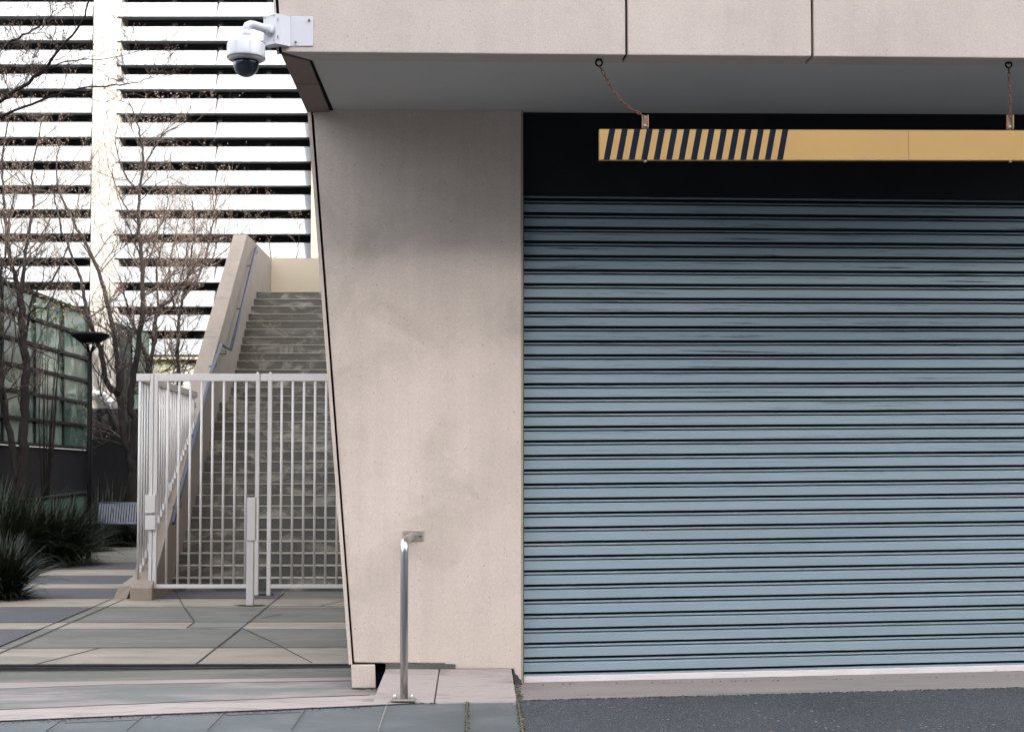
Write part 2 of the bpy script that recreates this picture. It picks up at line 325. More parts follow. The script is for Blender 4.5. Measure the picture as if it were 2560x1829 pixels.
# grit, moss and crumbs along the driveway edge, the slab edges and the open joints
b = MB(); rnd = random.Random(12)
def crumbs(pa, pb, n, sp, m=None, sz=.006):
    for _ in range(n):
        t = rnd.random(); x = pa[0] + (pb[0] - pa[0]) * t; y = pa[1] + (pb[1] - pa[1]) * t
        p = GF(x, y, .006) + Vector((rnd.gauss(0, sp), rnd.gauss(0, sp), 0)); q = rnd.uniform(.4, 1.5) * sz; k_ = [Vector((math.cos(a) * q * rnd.uniform(.6, 1.2), math.sin(a) * q * rnd.uniform(.6, 1.2), 0)) for a in (0, 1.3, 2.5, 3.8, 5)]
        b.prism([p + v for v in k_], (0, 0, q * .5), rnd.choice((0, 0, 1, 2)) if m is None else m)
crumbs((1294, 1751), (2560, 1718), 700, .008); crumbs((1420, 1748), (1660, 1741), 160, .008, 1); crumbs((1284, 1700), (1300, 1752), 160, .012); crumbs((1310, 1712), (2560, 1688), 80, .008, None, .004)
crumbs((930, 1756), (1086, 1757), 70, .008); crumbs((0, 1806), (928, 1767), 260, .012, None, .004); crumbs((1167, 1754), (1167, 1840), 120, .006); crumbs((1293, 1752), (1312, 1850), 160, .008)
crumbs((1300, 1750), (2560, 1829), 120, .25, 2, .006); crumbs((880, 1722), (940, 1722), 30, .008)
tag(b.build('grit', [M['crack'], M['moss'], M['sill']], fix=False), 'scattered grit and moss along the driveway edge and paving joints', 'grit', None, 'stuff')
sheet('pit_cover', [(475, 1571), (604, 1570), (619, 1557), (487, 1557)], M['cover'], .010)

# ================================================================ GARAGE BUILDING
gb = thing('garage_building', O, 'beige concrete building with leaning pier, deep canopy and roller door recess', 'building')
def FT(u, w_, z): return FA.P(u, w_, z)
u_r, _ = FA.px(1308, 1000, 0)
zs_back = FA.px(1300, 283, 0)[1]
# canopy front plane: the w at which the soffit level lies on row 131
lo, hi = -2.5, -.3
for _ in range(40):
    mid = (lo + hi) / 2
    if FC.px(1300, 135.5, mid)[1] < FC.px(1300, 284, 0)[1]: lo = mid
    else: hi = mid
wf = (lo + hi) / 2; zs = FC.px(1300, 284, 0)[1]
print('canopy', wf, zs)
def SP(x, y, dz=0):               # pixel on the soffit plane
    u, w_ = FC.pz(x, y, zs + dz); return FC.P(u, w_, zs + dz)
# pier: leaning left edge
b = MB()
pl = [FA.px(778, 283, 0), FA.px(885, 1655, 0)]
front = [(pl[1][0], pl[1][1]), (FA.px(964, 1657, 0)[0], FA.px(964, 1657, 0)[1]), (FA.px(1112, 1658, 0)[0], FA.px(1112, 1658, 0)[1]), (FA.px(1122, 1673, 0)[0], FA.px(1122, 1673, 0)[1]), (FA.px(1284, 1672, 0)[0], FA.px(1284, 1672, 0)[1]), (FA.px(1290, 1716, 0)[0], -.05), (u_r - .012, -.05),
         (u_r - .012, zs_back + .15), (pl[0][0], zs_back + .15)]
b.prism([FT(u, 0, z) for u, z in front], FA.w * .45); b.build('pier', M['pier'], gb, bevel=.008)
b = MB(); b.box(u_r - .0115, u_r, .004, .45, -.05, zs_back + .14, FT); b.build('pier_edge_trim', M['cream'], gb)
b = MB(); b.prism([FT(*p) for p in ((FA.px(870, 1700, 0)[0] + .15, .06, .0), (FA.px(1300, 1700, 0)[0], .06, 0), (FA.px(1300, 1700, 0)[0], .06, .3), (FA.px(890, 1700, 0)[0] + .1, .06, .3))], FA.w * .3); b.build('footing', M['joint'], gb)
b = MB(); random.seed(5)          # broken mortar band under the pier
top = [(964 + i * 17.5, 1656 + random.uniform(-1, 2) + (2 if i > 3 else 0)) for i in range(11)]
bot = [(x, 1673) for x, _ in top]
b.prism([FT(FA.px(x, y, -.012)[0], -.012, FA.px(x, y, -.012)[1]) for x, y in top + bot[::-1]], FA.w * .1); b.build('mortar_band', M['band_grey'], gb)
# side panel, its front edge seen as a thin light strip, dark joint behind it
def strip(xa, ya, xb, yb, wa, wb, w0, dep, mat_, name, fr=FA):
    b = MB(); q = [fr.px(xa, ya, w0), fr.px(xb, yb, w0)]
    b.prism([fr.P(q[1][0], w0, q[1][1]), fr.P(q[1][0] + wb, w0, q[1][1]), fr.P(q[0][0] + wa, w0, q[0][1]), fr.P(q[0][0], w0, q[0][1])], fr.w * dep); return b.build(name, mat_, gb)
strip(767.5, 262, 872, 1660, .021, .022, -.01, 9.0, M['pier'], 'side_panel')
strip(773.5, 262, 879.5, 1658, .016, .019, .03, .5, M['joint'], 'side_joint')
# fascia: three precast panels with open black joints
fx = [703.5, 1563.5, 1569.5, 2028.5, 2034.5, 3300]
zt = zs + 2.6
uL0 = FC.px(695, 0, wf)[0]; uLb = FC.px(703.5, 131, wf)[0]
dudz = (uL0 - uLb) / (FC.px(695, 0, wf)[1] - zs)
TH = .165
# fascia bottom arris tiny chamfer
def fascia(u0, u1, mitre=False):
    b = MB()
    if mitre:
        q = [FC.P(u0, wf, zs), FC.P(u1, wf, zs), FC.P(u1, wf + TH, zs), FC.P(u0 + .165, wf + TH, zs)]
        q2 = [FC.P(u0 + dudz * (zt - zs), wf, zt), FC.P(u1, wf, zt), FC.P(u1, wf + TH, zt), FC.P(u0 + .165 + dudz * (zt - zs), wf + TH, zt)]
        b.hexa(q + q2)
    else: b.box(u0, u1, wf, wf + TH, zs, zt, FC.P)
    return b.build('fascia_panel', M['precast'], gb, bevel=.006)
us = [FC.px(x, 100, wf)[0] for x in fx]
fascia(uLb, us[1], True); fascia(us[2], us[3]); fascia(us[4], us[5])
b = MB(); b.box(us[1] - .3, us[4] + .3, wf + .03, wf + TH - .02, zs + .012, zt, FC.P); b.build('fascia_joint_filler', M['joint'], gb)
# thin left edge strip of the canopy side panel and dark joint
b = MB(); t_ = zt - zs
b.hexa([FC.P(uLb - .026, wf + .004, zs), FC.P(uLb - .014, wf + .004, zs), FC.P(uLb - .014, wf + .05, zs), FC.P(uLb - .026, wf + .05, zs),
        FC.P(uLb - .026 + dudz * t_, wf + .004, zt), FC.P(uLb - .014 + dudz * t_, wf + .004, zt), FC.P(uLb - .014 + dudz * t_, wf + .05, zt), FC.P(uLb - .026 + dudz * t_, wf + .05, zt)])
b.build('canopy_edge_strip', M['precast'], gb)
b = MB()
b.hexa([FC.P(uLb - .014, wf + .02, zs + .004), FC.P(uLb - .0005, wf + .02, zs + .004), FC.P(uLb - .0005, wf + .05, zs + .004), FC.P(uLb - .014, wf + .05, zs + .004),
        FC.P(uLb - .014 + dudz * t_, wf + .02, zt), FC.P(uLb + dudz * t_ - .0005, wf + .02, zt), FC.P(uLb + dudz * t_ - .0005, wf + .05, zt), FC.P(uLb - .014 + dudz * t_, wf + .05, zt)])
b.build('canopy_edge_joint', M['joint'], gb)
# canopy side beam (brown underside) in two lengths
for q in (((703, 137.5), (773.5, 154), (796.5, 210.5), (735.5, 209.5)), ((736.5, 211.5), (797.5, 212.5), (825, 281), (768, 282))):
    b = MB(); P4 = [SP(x, y, .002) for x, y in q]
    lift = 2.5
    b.hexa(P4 + [p + Vector((dudz * lift, 0, lift)) for p in P4]); b.build('canopy_side_beam', M['panel_dark'], gb, bevel=.004)
b = MB(); q = [SP(x, y, .014) for x, y in ((703, 133), (779, 150), (836, 284), (772, 284))]; b.prism(q, (0, 0, 1.2)); b.build('canopy_side_filler', M['joint'], gb)
# soffit board
b = MB(); ub, wb = FC.pz(779, 154, zs + .02); q1 = [FC.P(ub, wf + TH, zs + .02), FC.P(us[5], wf + TH, zs + .02), FC.P(us[5], .6, zs + .02), SP(829, 283, .02) + FC.w * .6, SP(829, 283, .02)]
b.prism(q1, (0, 0, .1)); b.build('soffit', M['soffit'], gb)
b = MB(); b.box(FC.pz(840, 270, zs)[0], us[5], wf + TH, .5, zs + .13, zt, FC.P); b.build('canopy_roof', M['joint'], gb)
# header and recess walls
WD = .09                          # roller door plane
zh = FA.px(1310, 487, .05)[1]
b = MB(); b.box(u_r - .3, 8.5, .05, .5, zh, zs + .3, FT); b.build('lintel', M['black'], gb)  # coloured black to stand in for the shade under the canopy
b = MB(); b.box(u_r + .001, 8.5, WD + .05, .449, zh - .3, zs + 2.5, FT); b.box(u_r - .35, 8, .45, 13.3, -.05, 10.2, FT); b.build('building_core', M['panel_dark'], gb)
b = MB(); b.box(8.4, 16, 0, 9, -.05, zs + 1, FT); b.build('far_pier', M['pier'], gb)
b = MB(); rnd = random.Random(6); pts = []   # bitumen daubed on the pier foot
for x, y in ((1281, 1680), (1285, 1672), (1289, 1683), (1294, 1686), (1298, 1694), (1303, 1697), (1306, 1711), (1290, 1712), (1287, 1700)):
    q = FA.px(x + rnd.uniform(-1, 1), y + rnd.uniform(-1, 1), -.003); pts.append(FT(q[0], -.003, q[1]))
b.prism(pts, FA.w * .002); b.build('bitumen_patch', M['band_dark'], gb)
# roller door
rd = bpy.data.objects.new('roller_door', None); COL.objects.link(rd); rd.parent = gb; rd.location = (0, 0, 0)
z_first = FA.px(1312, 529.8, WD)[1]; z_last = FA.px(1312, 1678.4, WD)[1]; PER = (z_first - z_last) / 32
prof = [(0, 0), (.0012, .030), (.0160, .032), (.0180, .012), (.0235, .002), (.0285, .003), (.0290, .028), (.0355, .029), (.0368, .011), (.0425, 0)]
k = PER / .0925
b = MB(); NX = 90; u0, u1 = u_r - .05, 8.42; cols = []
random.seed(11)
lv = [(z_first + 3 * PER + .02, 0)]
for i in range(-3, 33):
    zt_ = z_first - i * PER
    jz = random.uniform(-.0008, .0008)
    for t, d in prof: lv.append((zt_ - t * k + jz, d, i))
lv.append((z_last - .046, .012))
for j in range(NX + 1):
    u = u0 + (u1 - u0) * (j / NX) ** 1.15
    for L_ in lv:
        z, d = L_[0], L_[1]
        wob = noise.noise(Vector((u * 1.7, z * 9.0, 3))) * .0022 + noise.noise(Vector((u * .5, z * 1.3, 9))) * .004
        b.v.append(FT(u, WD + d + wob, z + noise.noise(Vector((u * 1.1, z * 14, 6))) * .0012))
nl = len(lv)
for j in range(NX):
    for i in range(nl - 1):
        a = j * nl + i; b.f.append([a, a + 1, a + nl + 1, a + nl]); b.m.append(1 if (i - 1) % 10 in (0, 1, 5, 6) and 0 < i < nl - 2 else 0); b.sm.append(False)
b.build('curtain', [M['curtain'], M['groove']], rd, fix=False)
zb0, zb1 = max(.004, FA.px(1312, 1707, WD - .015)[1]), z_last - .030
b = MB(); b.box(u_r - .04, 8.41, WD - .015, WD + .03, zb0, zb1, FT); b.build('bottom_bar', M['alu'], rd, bevel=.003)
b = MB(); b.box(u_r - .04, 8.41, WD - .008, WD + .03, zb0 - .012, zb0 - .001, FT); b.build('rubber_seal', M['seal'], rd)
b = MB(); b.box(u_r - .04, 8.41, WD + .0, WD + .035, -.05, zb0 - .0125, FT); b.build('sill_angle', M['joint'], rd)
b = MB(); b.box(u_r + .001, u_r + .012, WD - .02, WD - .008, .005, zh, FT); b.build('guide_rail', M['rail_blue'], rd)

# little kerb block under the side panel, sloping slabs in front of the pier
b = MB(); q = [FA.px(880, 1719, -.02), FA.px(940, 1719, -.02), FA.px(937.5, 1661, -.02), FA.px(877.5, 1662, -.02)]
b.prism([FT(u, -.02, z) for u, z in q], FA.w * .35); o = b.build('kerb_block', M['pier'], bevel=.006, loc=FT(q[0][0], 0, 0))
tag(o, 'small square concrete block at the left foot of the beige pier', 'concrete block')
def slab(px_front, px_back, label):
    b = MB(); f0, f1 = [GF(x, y, .012) for x, y in px_front]; bk = [FT(FA.px(x, y, -.013)[0], -.013, FA.px(x, y, -.013)[1]) for x, y in px_back]
    dn = Vector((0, 0, -.05))
    b.hexa([f0 + dn, f1 + dn, bk[1] + dn * 4, bk[0] + dn * 4, f0, f1, bk[1], bk[0]]); o = b.build('ramp_slab', M['slab'], loc=f0, bevel=.008)
    return tag(o, label, 'paving slab', 'sloping slabs at the foot of the pier')
slab([(930, 1753), (1084, 1754)], [(964, 1670), (1097.5, 1671)], 'stained sloping concrete slab carrying the steel post, beside the small block')
slab([(1087, 1753.5), (1292, 1750.5)], [(1099.5, 1671), (1279, 1670)], 'clean pale sloping slab at the pier foot, next to the roller door')

# steel hoop post
base = GF(1010, 1744, .03)
hp = thing('handrail_post', base, 'stainless steel bent post between sloping slab and pier face', 'handrail')
wl = FA.px(1031, 1339, 0); wallp = FT(wl[0], 0, wl[1])
topz = wallp.z
pts = [Vector((base.x, base.y, base.z)), Vector((base.x, base.y, topz - .2)), Vector((base.x, base.y, topz - .075))]
v1 = (wallp - Vector((base.x, base.y, topz))); v1n = v1.normalized()
for k_ in range(1, 7):
    a = R(90 * k_ / 6); r_ = .07
    pts.append(Vector((base.x, base.y, topz - r_)) + Vector((0, 0, r_ * math.sin(a))) + v1n * (r_ * (1 - math.cos(a))))
pts.append(wallp - v1n * .002)
pts2 = []
for i, (a, c) in enumerate(zip(pts, pts[1:])): pts2.append(a)
pts2.append(pts[-1])
b = MB(); b.tube(pts2, .0235, 24); b.build('bent_tube', M['steel'], hp)
b = MB(); ux = (GF(1044, 1748) - GF(984, 1748)); bx = ux.length / 2
c0 = base + Vector((-.003, 0, -.012)); b.box(c0.x - bx, c0.x + bx, c0.y - .06, c0.y + .06, c0.z, c0.z + .011); b.build('base_plate', M['steel_dull'], hp, bevel=.002)
for sx_ in (-.05, .05):
    b = MB(); b.lathe((c0.x + sx_, c0.y - .02, c0.z + .0112), [(.011, 0), (.011, .012), (.007, .024), (.003, .028)], 12); b.build('bolt', M['steel'], hp)
b = MB(); q0, q1 = FA.px(1007.7, 1351.7, -.006), FA.px(1059.5, 1325.6, -.006); b.box(q0[0], q1[0], -.007, -.0005, q0[1], q1[1], FT); b.build('wall_plate', M['steel_dull'], hp, bevel=.001)
for x in (1015, 1051):
    q = FA.px(x, 1338.5, -.01); b = MB(); b.lathe(FT(q[0], -.007, q[1]), [(.009, 0), (.009, .006), (.004, .010)], 12, -FA.w); b.build('bolt', M['screw'], hp)
b = MB()                          # scratches etched into the tube
random.seed(2)
for i in range(16):
    z = base.z + .04 + i * .0135; a0_ = -.6 + random.uniform(-.3, .3)
    seg = []
    for j in range(6):
        an = a0_ + j * .16 + math.sin(i * .6) * .15; seg.append(Vector((base.x + .0238 * math.sin(an), base.y - .0238 * math.cos(an), z - j * .004 + random.uniform(-.001, .001))))
    b.tube(seg, .0009, 4)
b.build('scratch_marks', M['screw'], hp)

# ================================================================ HEIGHT BAR + CHAINS
WB = wf + .085
bL = FC.px(1499, 323, WB); bB = FC.px(1499, 399.5, WB)
uB0, zB1, zB0 = bL[0], bL[1], bB[1]
hb = thing('height_limit_bar', FC.P(uB0, WB, zB0), 'yellow clearance bar with navy slanted stripes hanging under the canopy', 'clearance bar')
LB = FC.px(2560, 360, WB)[0] + 2.4
b = MB(); b.box(uB0, LB, WB, WB + .035, zB0, zB1, FC.P)
pxm = (FC.px(1600, 360, WB)[0] - FC.px(1500, 360, WB)[0]) / 100
for i in range(15):
    ut = uB0 + (24.2 + i * 31.25) * pxm; ubt = ut - 14.5 * pxm; wd = 15.2 * pxm; e = .0012
    b.prism([FC.P(ubt, WB - e, zB0 + .0005), FC.P(ubt + wd, WB - e, zB0 + .0005), FC.P(ut + wd, WB - e, zB1 - .0005), FC.P(ut, WB - e, zB1 - .0005)], FC.w * (e * .6), 1)
us_ = FC.px(2271, 360, WB)[0]; b.box(us_, us_ + .0015, WB - .001, WB - .0003, zB0 + .001, zB1 - .001, FC.P, 2)
b.build('bar_body', [M['yellow'], M['navy'], M['rust']], hb, loc=FC.P(uB0, WB, zB0))
hangers = [(1613.5, 2), (2526, 2), (3250, 2)]
for x, _ in hangers[:2]:
    uu = FC.px(x, 303, WB)[0]
    b = MB(); zt1 = FC.px(x, 288, WB)[1]; zt0 = zB1 + .008
    b.box(uu - .018, uu + .016, WB + .012, WB + .016, zt0, zt1, FC.P); b.box(uu + .0125, uu + .018, WB - .006, WB + .0115, zt0, zt1, FC.P); b.box(uu - .019, uu - .0155, WB - .006, WB + .0115, zt0, zt1, FC.P)
    b.build('bar_bracket', M['rust_plate'], hb)
    b = MB(); b.lathe(FC.P(uu, WB + .012, zB0 - .012), [(.005, 0), (.010, .002), (.010, .009), (.005, .010), (.005, .198), (.010, .199), (.010, .215)], 10); b.build('bar_bolt', M['steel_dull'], hb)
def link(b, c, t, side, L_=.036, W_=.013, r=.0027):
    pts = []
    for j in range(14):
        a = 2 * math.pi * j / 14; ex = math.cos(a); ey = math.sin(a)
        pts.append(Vector(c) + t * (ex * W_ / 2 + (L_ - W_) / 2 * (1 if ex > 1e-3 else -1 if ex < -1e-3 else 0)) + side * (ey * W_ / 2))
    b.tube(pts, r, 6, closed=True)
def chain(px, label, spread=None):
    top_ = px[0]; q = FC.px(top_[0], top_[1], WB + .0); eye = FC.P(q[0], WB, q[1])
    th = thing('hanging_chain', eye, label, 'chain', 'chains holding up the clearance bar')
    b = MB(); rr = .0185
    pts = [eye + FC.u * (rr * math.cos(2 * math.pi * j / 16)) + Vector((0, 0, rr * math.sin(2 * math.pi * j / 16))) for j in range(16)]
    b.tube(pts, .0052, 8, closed=True); b.tube([eye + Vector((0, 0, rr)), Vector((eye.x, eye.y, zs + .01 + FC.s * q[0]))], .006, 8); b.lathe((eye.x, eye.y, zs + FC.s * q[0] - .006), [(.017, 0), (.017, .005)], 12); b.build('eye_bolt', M['lamp'], th)
    P3 = []
    for x, y in px[1:]:
        u, z = FC.px(x, y, WB); P3.append(FC.P(u, WB, z))
    P3 = [eye - Vector((0, 0, .018))] + P3
    b = MB(); dist = 0; step = .0285; acc = [0]
    for a, c in zip(P3, P3[1:]): acc.append(acc[-1] + (c - a).length)
    n = max(2, int(acc[-1] / step)); step = acc[-1] / n
    for i in range(n):
        s_ = (i + .5) * step; j = max(k2 for k2 in range(len(acc)) if acc[k2] <= s_); j = min(j, len(P3) - 2)
        t = (P3[j + 1] - P3[j]).normalized(); c = P3[j] + t * (s_ - acc[j])
        sd_ = t.cross(FC.w).normalized(); side = sd_ if i % 2 else FC.w
        link(b, c, t, (side - t * side.dot(t)).normalized())
    b.build('chain_links', M['rust'], th)
chain([(1497.5, 157.7), (1503, 172), (1517, 199), (1529, 220), (1543, 241), (1560, 258.6), (1580, 275), (1601, 284.5), (1609, 294)], 'rusty chain slanting down from the canopy to the striped end of the yellow bar')
chain([(2521.5, 162), (2522, 176), (2524, 215), (2525, 250), (2526, 296)], 'rusty chain hanging straight down to the plain part of the yellow bar')

# ================================================================ SECURITY CAMERA
def CP(x, y, w_=0.0):             # pixel at a plane offset in front of the fascia
    u, z = FC.px(x, y, wf - w_); return FC.P(u, wf - w_, z)
cc = CP(615, 120, .12)
sec = thing('security_camera', CP(705, 80, .0), 'white dome security camera bracketed to the canopy corner', 'security camera')
def plate(pts, off, name, m=M['white_plastic'], bev=.002):
    b = MB(); b.prism(pts, off); return b.build(name, m, sec, bevel=bev)
plate([CP(726, 115.4, .006), CP(782.5, 115.4, .006), CP(782.5, 41.5, .006), CP(726, 41, .006)], FC.w * .005, 'mounting_plate')
def Q(x, y, d): return CP(x, y, d)
b = MB()
# angled bridge from plate to corner box, then the box face wrapping the corner
b.prism([Q(701, 109.5, .055), Q(726, 115.4, .006), Q(726, 41.2, .006), Q(701, 35.5, .055)], FC.w * .004)
b.prism([Q(688, 107, .062), Q(701, 109.5, .055), Q(701, 35.5, .055), Q(690, 34, .062)], FC.w * .004)
b.prism([Q(657.5, 114.5, .02), Q(688, 107, .062), Q(690, 34, .062), Q(658.5, 44.5, .02)], FC.w * .004 + FC.u * .004)
b.prism([Q(657.5, 114.5, .02), Q(688, 107, .062), Q(701, 109.5, .055), Q(726, 115.2, .008), Q(703, 114, -.03), Q(672, 119, -.03)], Vector((0, 0, -.003)))
b.prism([Q(657.5, 44.5, .02), Q(688, 34, .062), Q(701, 35.5, .055), Q(726, 41.2, .008), Q(703, 44, -.03), Q(672, 48, -.03)], Vector((0, 0, -.003)))
b.build('corner_bracket', M['white_plastic'], sec)
for x, y, d in ((773, 51, .0115), (739, 105.5, .0115)):
    b = MB(); b.lathe(Q(x, y, d - .001), [(.0072, 0), (.0072, .004), (.004, .006)], 10, -FC.w); b.build('screw', M['screw'], sec)
for x, y in ((684.5, 40), (663, 46.5), (662, 108), (684, 101)):
    b = MB(); t = (x - 657.5) / 31; b.lathe(Q(x, y, .02 + .042 * t + .001), [(.0028, 0), (.0028, .002)], 8, -FC.w); b.build('screw', M['lamp'], sec)
for y0_, y1_ in ((46, 53), (88, 96)):
    b = MB(); b.prism([Q(694, y1_, .0655), Q(695.5, y1_, .0655), Q(695.5, y0_, .0655), Q(694, y0_, .0655)], FC.w * .003); b.build('slot', M['lamp'], sec)
arm = [Q(672, 76, .05), Q(655, 69.5, .075), Q(636, 63.5, .10), Q(627, 62, .11), Q(619, 65, .12), Q(616, 72, .12), Q(615.5, 80, .12), Q(615.5, 98, .12)]
b = MB(); b.tube(arm, .0225, 20)
b.tube([Q(678, 78.5, .045), Q(668, 74.5, .06)], [.031, .029], 20); b.tube([Q(668, 74.5, .06), Q(665, 73.3, .064)], [.029, .024], 20)
b.tube([Q(615.5, 76, .12), Q(615.5, 95, .12)], [.0225, .0262], 20); b.build('mounting_arm', M['white_plastic'], sec)
S = 1 / (1 / ((Q(616, 120, .12) - Q(615, 120, .12)).length))
def prof_px(lst): return [(r * S, (y0 - y) * S) for y, r in lst for y0 in (150,)]
c150 = Q(615.2, 150, .12)
b = MB(); b.lathe(c150, prof_px([(91, 10), (92, 17), (94, 18), (96, 32), (99, 36), (104, 38.5), (107, 40), (109, 46), (112, 47.5), (143, 49), (146, 49), (147.5, 47.5), (148, 44), (151, 40), (153, 34)]), 48)
for j in range(8):
    a = 2 * math.pi * (j + .5) / 8; d = Vector((math.cos(a), math.sin(a), 0)); s_ = Vector((-d.y, d.x, 0)); r0 = 47.9 * S
    b.prism([c150 + d * r0 - s_ * .007 + Vector((0, 0, 7 * S)), c150 + d * r0 + s_ * .007 + Vector((0, 0, 7 * S)), c150 + d * (r0 - .003) + s_ * .006 + Vector((0, 0, 37 * S)), c150 + d * (r0 - .003) - s_ * .006 + Vector((0, 0, 37 * S))], d * .0035)
b.build('housing', M['white_plastic'], sec)
b = MB(); b.lathe(c150, prof_px([(149, 46), (152, 40.5), (153.8, 35), (154, 33)]), 48); b.build('trim_ring', M['gate'], sec)
pr = [(33, 153)] + [(32 * math.cos(R(a)), 162 + 32 * math.sin(R(a))) for a in range(0, 90, 8)]
b = MB(); b.lathe(c150, [(r * S, (150 - y) * S) for r, y in pr] + [(.0005, (150 - 194) * S)], 48); b.build('dome', M['dome'], sec)
pr = [(27, 154)] + [(26 * math.cos(R(a)), 161 + 28 * math.sin(R(a))) for a in range(0, 90, 9)]
b = MB(); b.lathe(c150, [(r * S, (150 - y) * S) for r, y in pr] + [(.0005, (150 - 189) * S)], 40); b.build('camera_ball', M['lens'], sec)

# ================================================================ STAIRCASE
low = [1444, 1413, 1382, 1352, 1323.5, 1293.3, 1263.8, 1236.6, 1207.7, 1179.7, 1152.5, 1126.7, 1101.7, 1077.4, 1052.8, 1028.5, 1004.5]
upf = [989, 967, 945, 923, 901, 882, 861, 842, 822, 802, 784, 764.6, 746.5, 729]
TR = .28
st = thing('staircase', G(560, 1478), 'worn concrete outdoor stairs climbing behind the gate between pier and sloping wall', 'staircase')
p1, p2 = AT(448, 1383, 17.56), AT(631.5, 729, 26.32)
WDIR = Vector((p2.x - p1.x, p2.y - p1.y, 0)).normalized(); WN = Vector((WDIR.y, -WDIR.x, 0))   # towards the stairs
def wx(Y): return p1.x + (p2.x - p1.x) / (p2.y - p1.y) * (Y - p1.y)
def WPx(x, y, off=0.0): return onplane(x, y, p1 + WN * off, WN)      # pixel on the wall plane
XR = -1.15
ys = [(17 + TR * i, y) for i, y in enumerate(low)] + [(17 + TR * 16 + 1.2 + TR * i, y) for i, y in enumerate(upf)]
nos = [(Y, AT(560, y, Y).z) for Y, y in ys]
bS, bN = MB(), MB()
for i, (Y, z) in enumerate(nos):
    Yn = nos[i + 1][0] if i + 1 < len(nos) else Y + 2.6
    zp = nos[i - 1][1] if i else 0
    sag = .02
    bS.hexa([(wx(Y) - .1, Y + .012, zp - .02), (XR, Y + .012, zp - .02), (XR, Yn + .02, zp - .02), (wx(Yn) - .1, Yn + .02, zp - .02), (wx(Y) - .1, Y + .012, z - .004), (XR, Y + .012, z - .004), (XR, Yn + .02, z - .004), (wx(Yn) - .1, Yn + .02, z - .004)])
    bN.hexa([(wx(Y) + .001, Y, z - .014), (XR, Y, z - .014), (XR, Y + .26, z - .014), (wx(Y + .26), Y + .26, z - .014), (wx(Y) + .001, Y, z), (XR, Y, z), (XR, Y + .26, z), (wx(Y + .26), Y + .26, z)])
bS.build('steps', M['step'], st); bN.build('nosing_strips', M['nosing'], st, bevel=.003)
# sloping parapet
inner = [(380, 1469), (435, 1251), (454, 1186), (525, 933), (575, 748), (618, 586)]
I3 = [WPx(x, y) for x, y in inner]
I3l = [I3[0] + (I3[-1] - I3[0]) * t for t in (0, 1)]
thk = -WN * .235
def onslope(Y, off=0.0):
    t = (Y - I3[0].y) / (I3[-1].y - I3[0].y); return I3[0] + (I3[-1] - I3[0]) * t + WN * off
b = MB(); cuts = [I3[0].y, WPx(433.5, 1258).y, WPx(471, 1118).y, WPx(549, 846).y, WPx(575, 748).y, I3[-1].y]
for a, c in zip(cuts, cuts[1:]):
    A, C = onslope(a + .004), onslope(c - .004); A0, C0 = Vector((A.x, A.y, -.1)), Vector((C.x, C.y, -.1))
    b.hexa([A0 + thk, A0, C0, C0 + thk, A + thk, A, C, C + thk])
par = b.build('parapet_wall', M['concrete'], st, bevel=.008)
b = MB(); A, C = onslope(cuts[0] + .05, -.02), onslope(cuts[-1] - .03, -.02); dn = Vector((0, 0, -.02)); A0, C0 = Vector((A.x, A.y, -.1)), Vector((C.x, C.y, -.1)); tk = -WN * .19
b.hexa([A0 + tk, A0, C0, C0 + tk, A + tk + dn, A + dn, C + dn, C + tk + dn]); b.build('wall_joint', M['joint'], st)
pk = I3[-1]; zt_l = nos[-1][1]
lo, hi = pk.y, pk.y + 12
for _ in range(40):
    mid = (lo + hi) / 2
    if AT(678, 647, mid).z > pk.z: hi = mid
    else: lo = mid
cor = AT(678, 647, (lo + hi) / 2); print('peak', pk, 'corner', cor, 'landing', nos[-1])
b = MB(); z0_ = zt_l - .8
mids = [pk + (cor - pk) * t for t in (0, .45, .62, 1)]
for A, C in zip(mids, mids[1:]):
    A = A + (C - A).normalized() * .004
    b.hexa([(A.x - .22, A.y, z0_), (A.x, A.y, z0_), (C.x, C.y, z0_), (C.x - .22, C.y, z0_), (A.x - .22, A.y, A.z), A, C, (C.x - .22, C.y, C.z)])
b.build('landing_side_wall', M['concrete'], st)
b = MB(); c2 = cor + Vector((0, .01, 0)); b.box(c2.x - .05, XR + 1, c2.y, c2.y + .2, z0_, cor.z + .015); b.build('landing_end_wall', M['cream'], st)
b = MB(); b.box(wx(26.5) - .1, XR + 1, 26.4, cor.y, zt_l - .35, zt_l - .01); b.build('landing_slab', M['step'], st)
# blue handrail
hr = thing('stair_handrail', WPx(433, 1308, .08), 'thin dark blue handrail fixed along the inside of the sloping stair wall', 'handrail')
hpx = [(433, 1308), (453, 1226), (492, 1074), (527, 932), (553, 861), (577, 874), (605.6, 762), (631, 655), (641.5, 617)]
H3 = [WPx(x, y, .09) for x, y in hpx]
b = MB(); b.tube(H3[:5], .021, 10); b.tube([H3[4], H3[5]], .018, 10); b.tube(H3[5:], .021, 10); b.build('rail_tube', M['rail_blue'], hr)
for x, y in ((453, 1253), (492, 1076), (540, 905), (565, 875), (605.6, 763), (631, 656), (643, 625)):
    p = WPx(x, y, .09); b = MB(); b.tube([p + Vector((0, 0, -.01)), p + Vector((0, 0, -.06)), p - WN * .1 + Vector((0, 0, -.06))], .009, 6); b.build('rail_bracket', M['rail_blue'], hr)
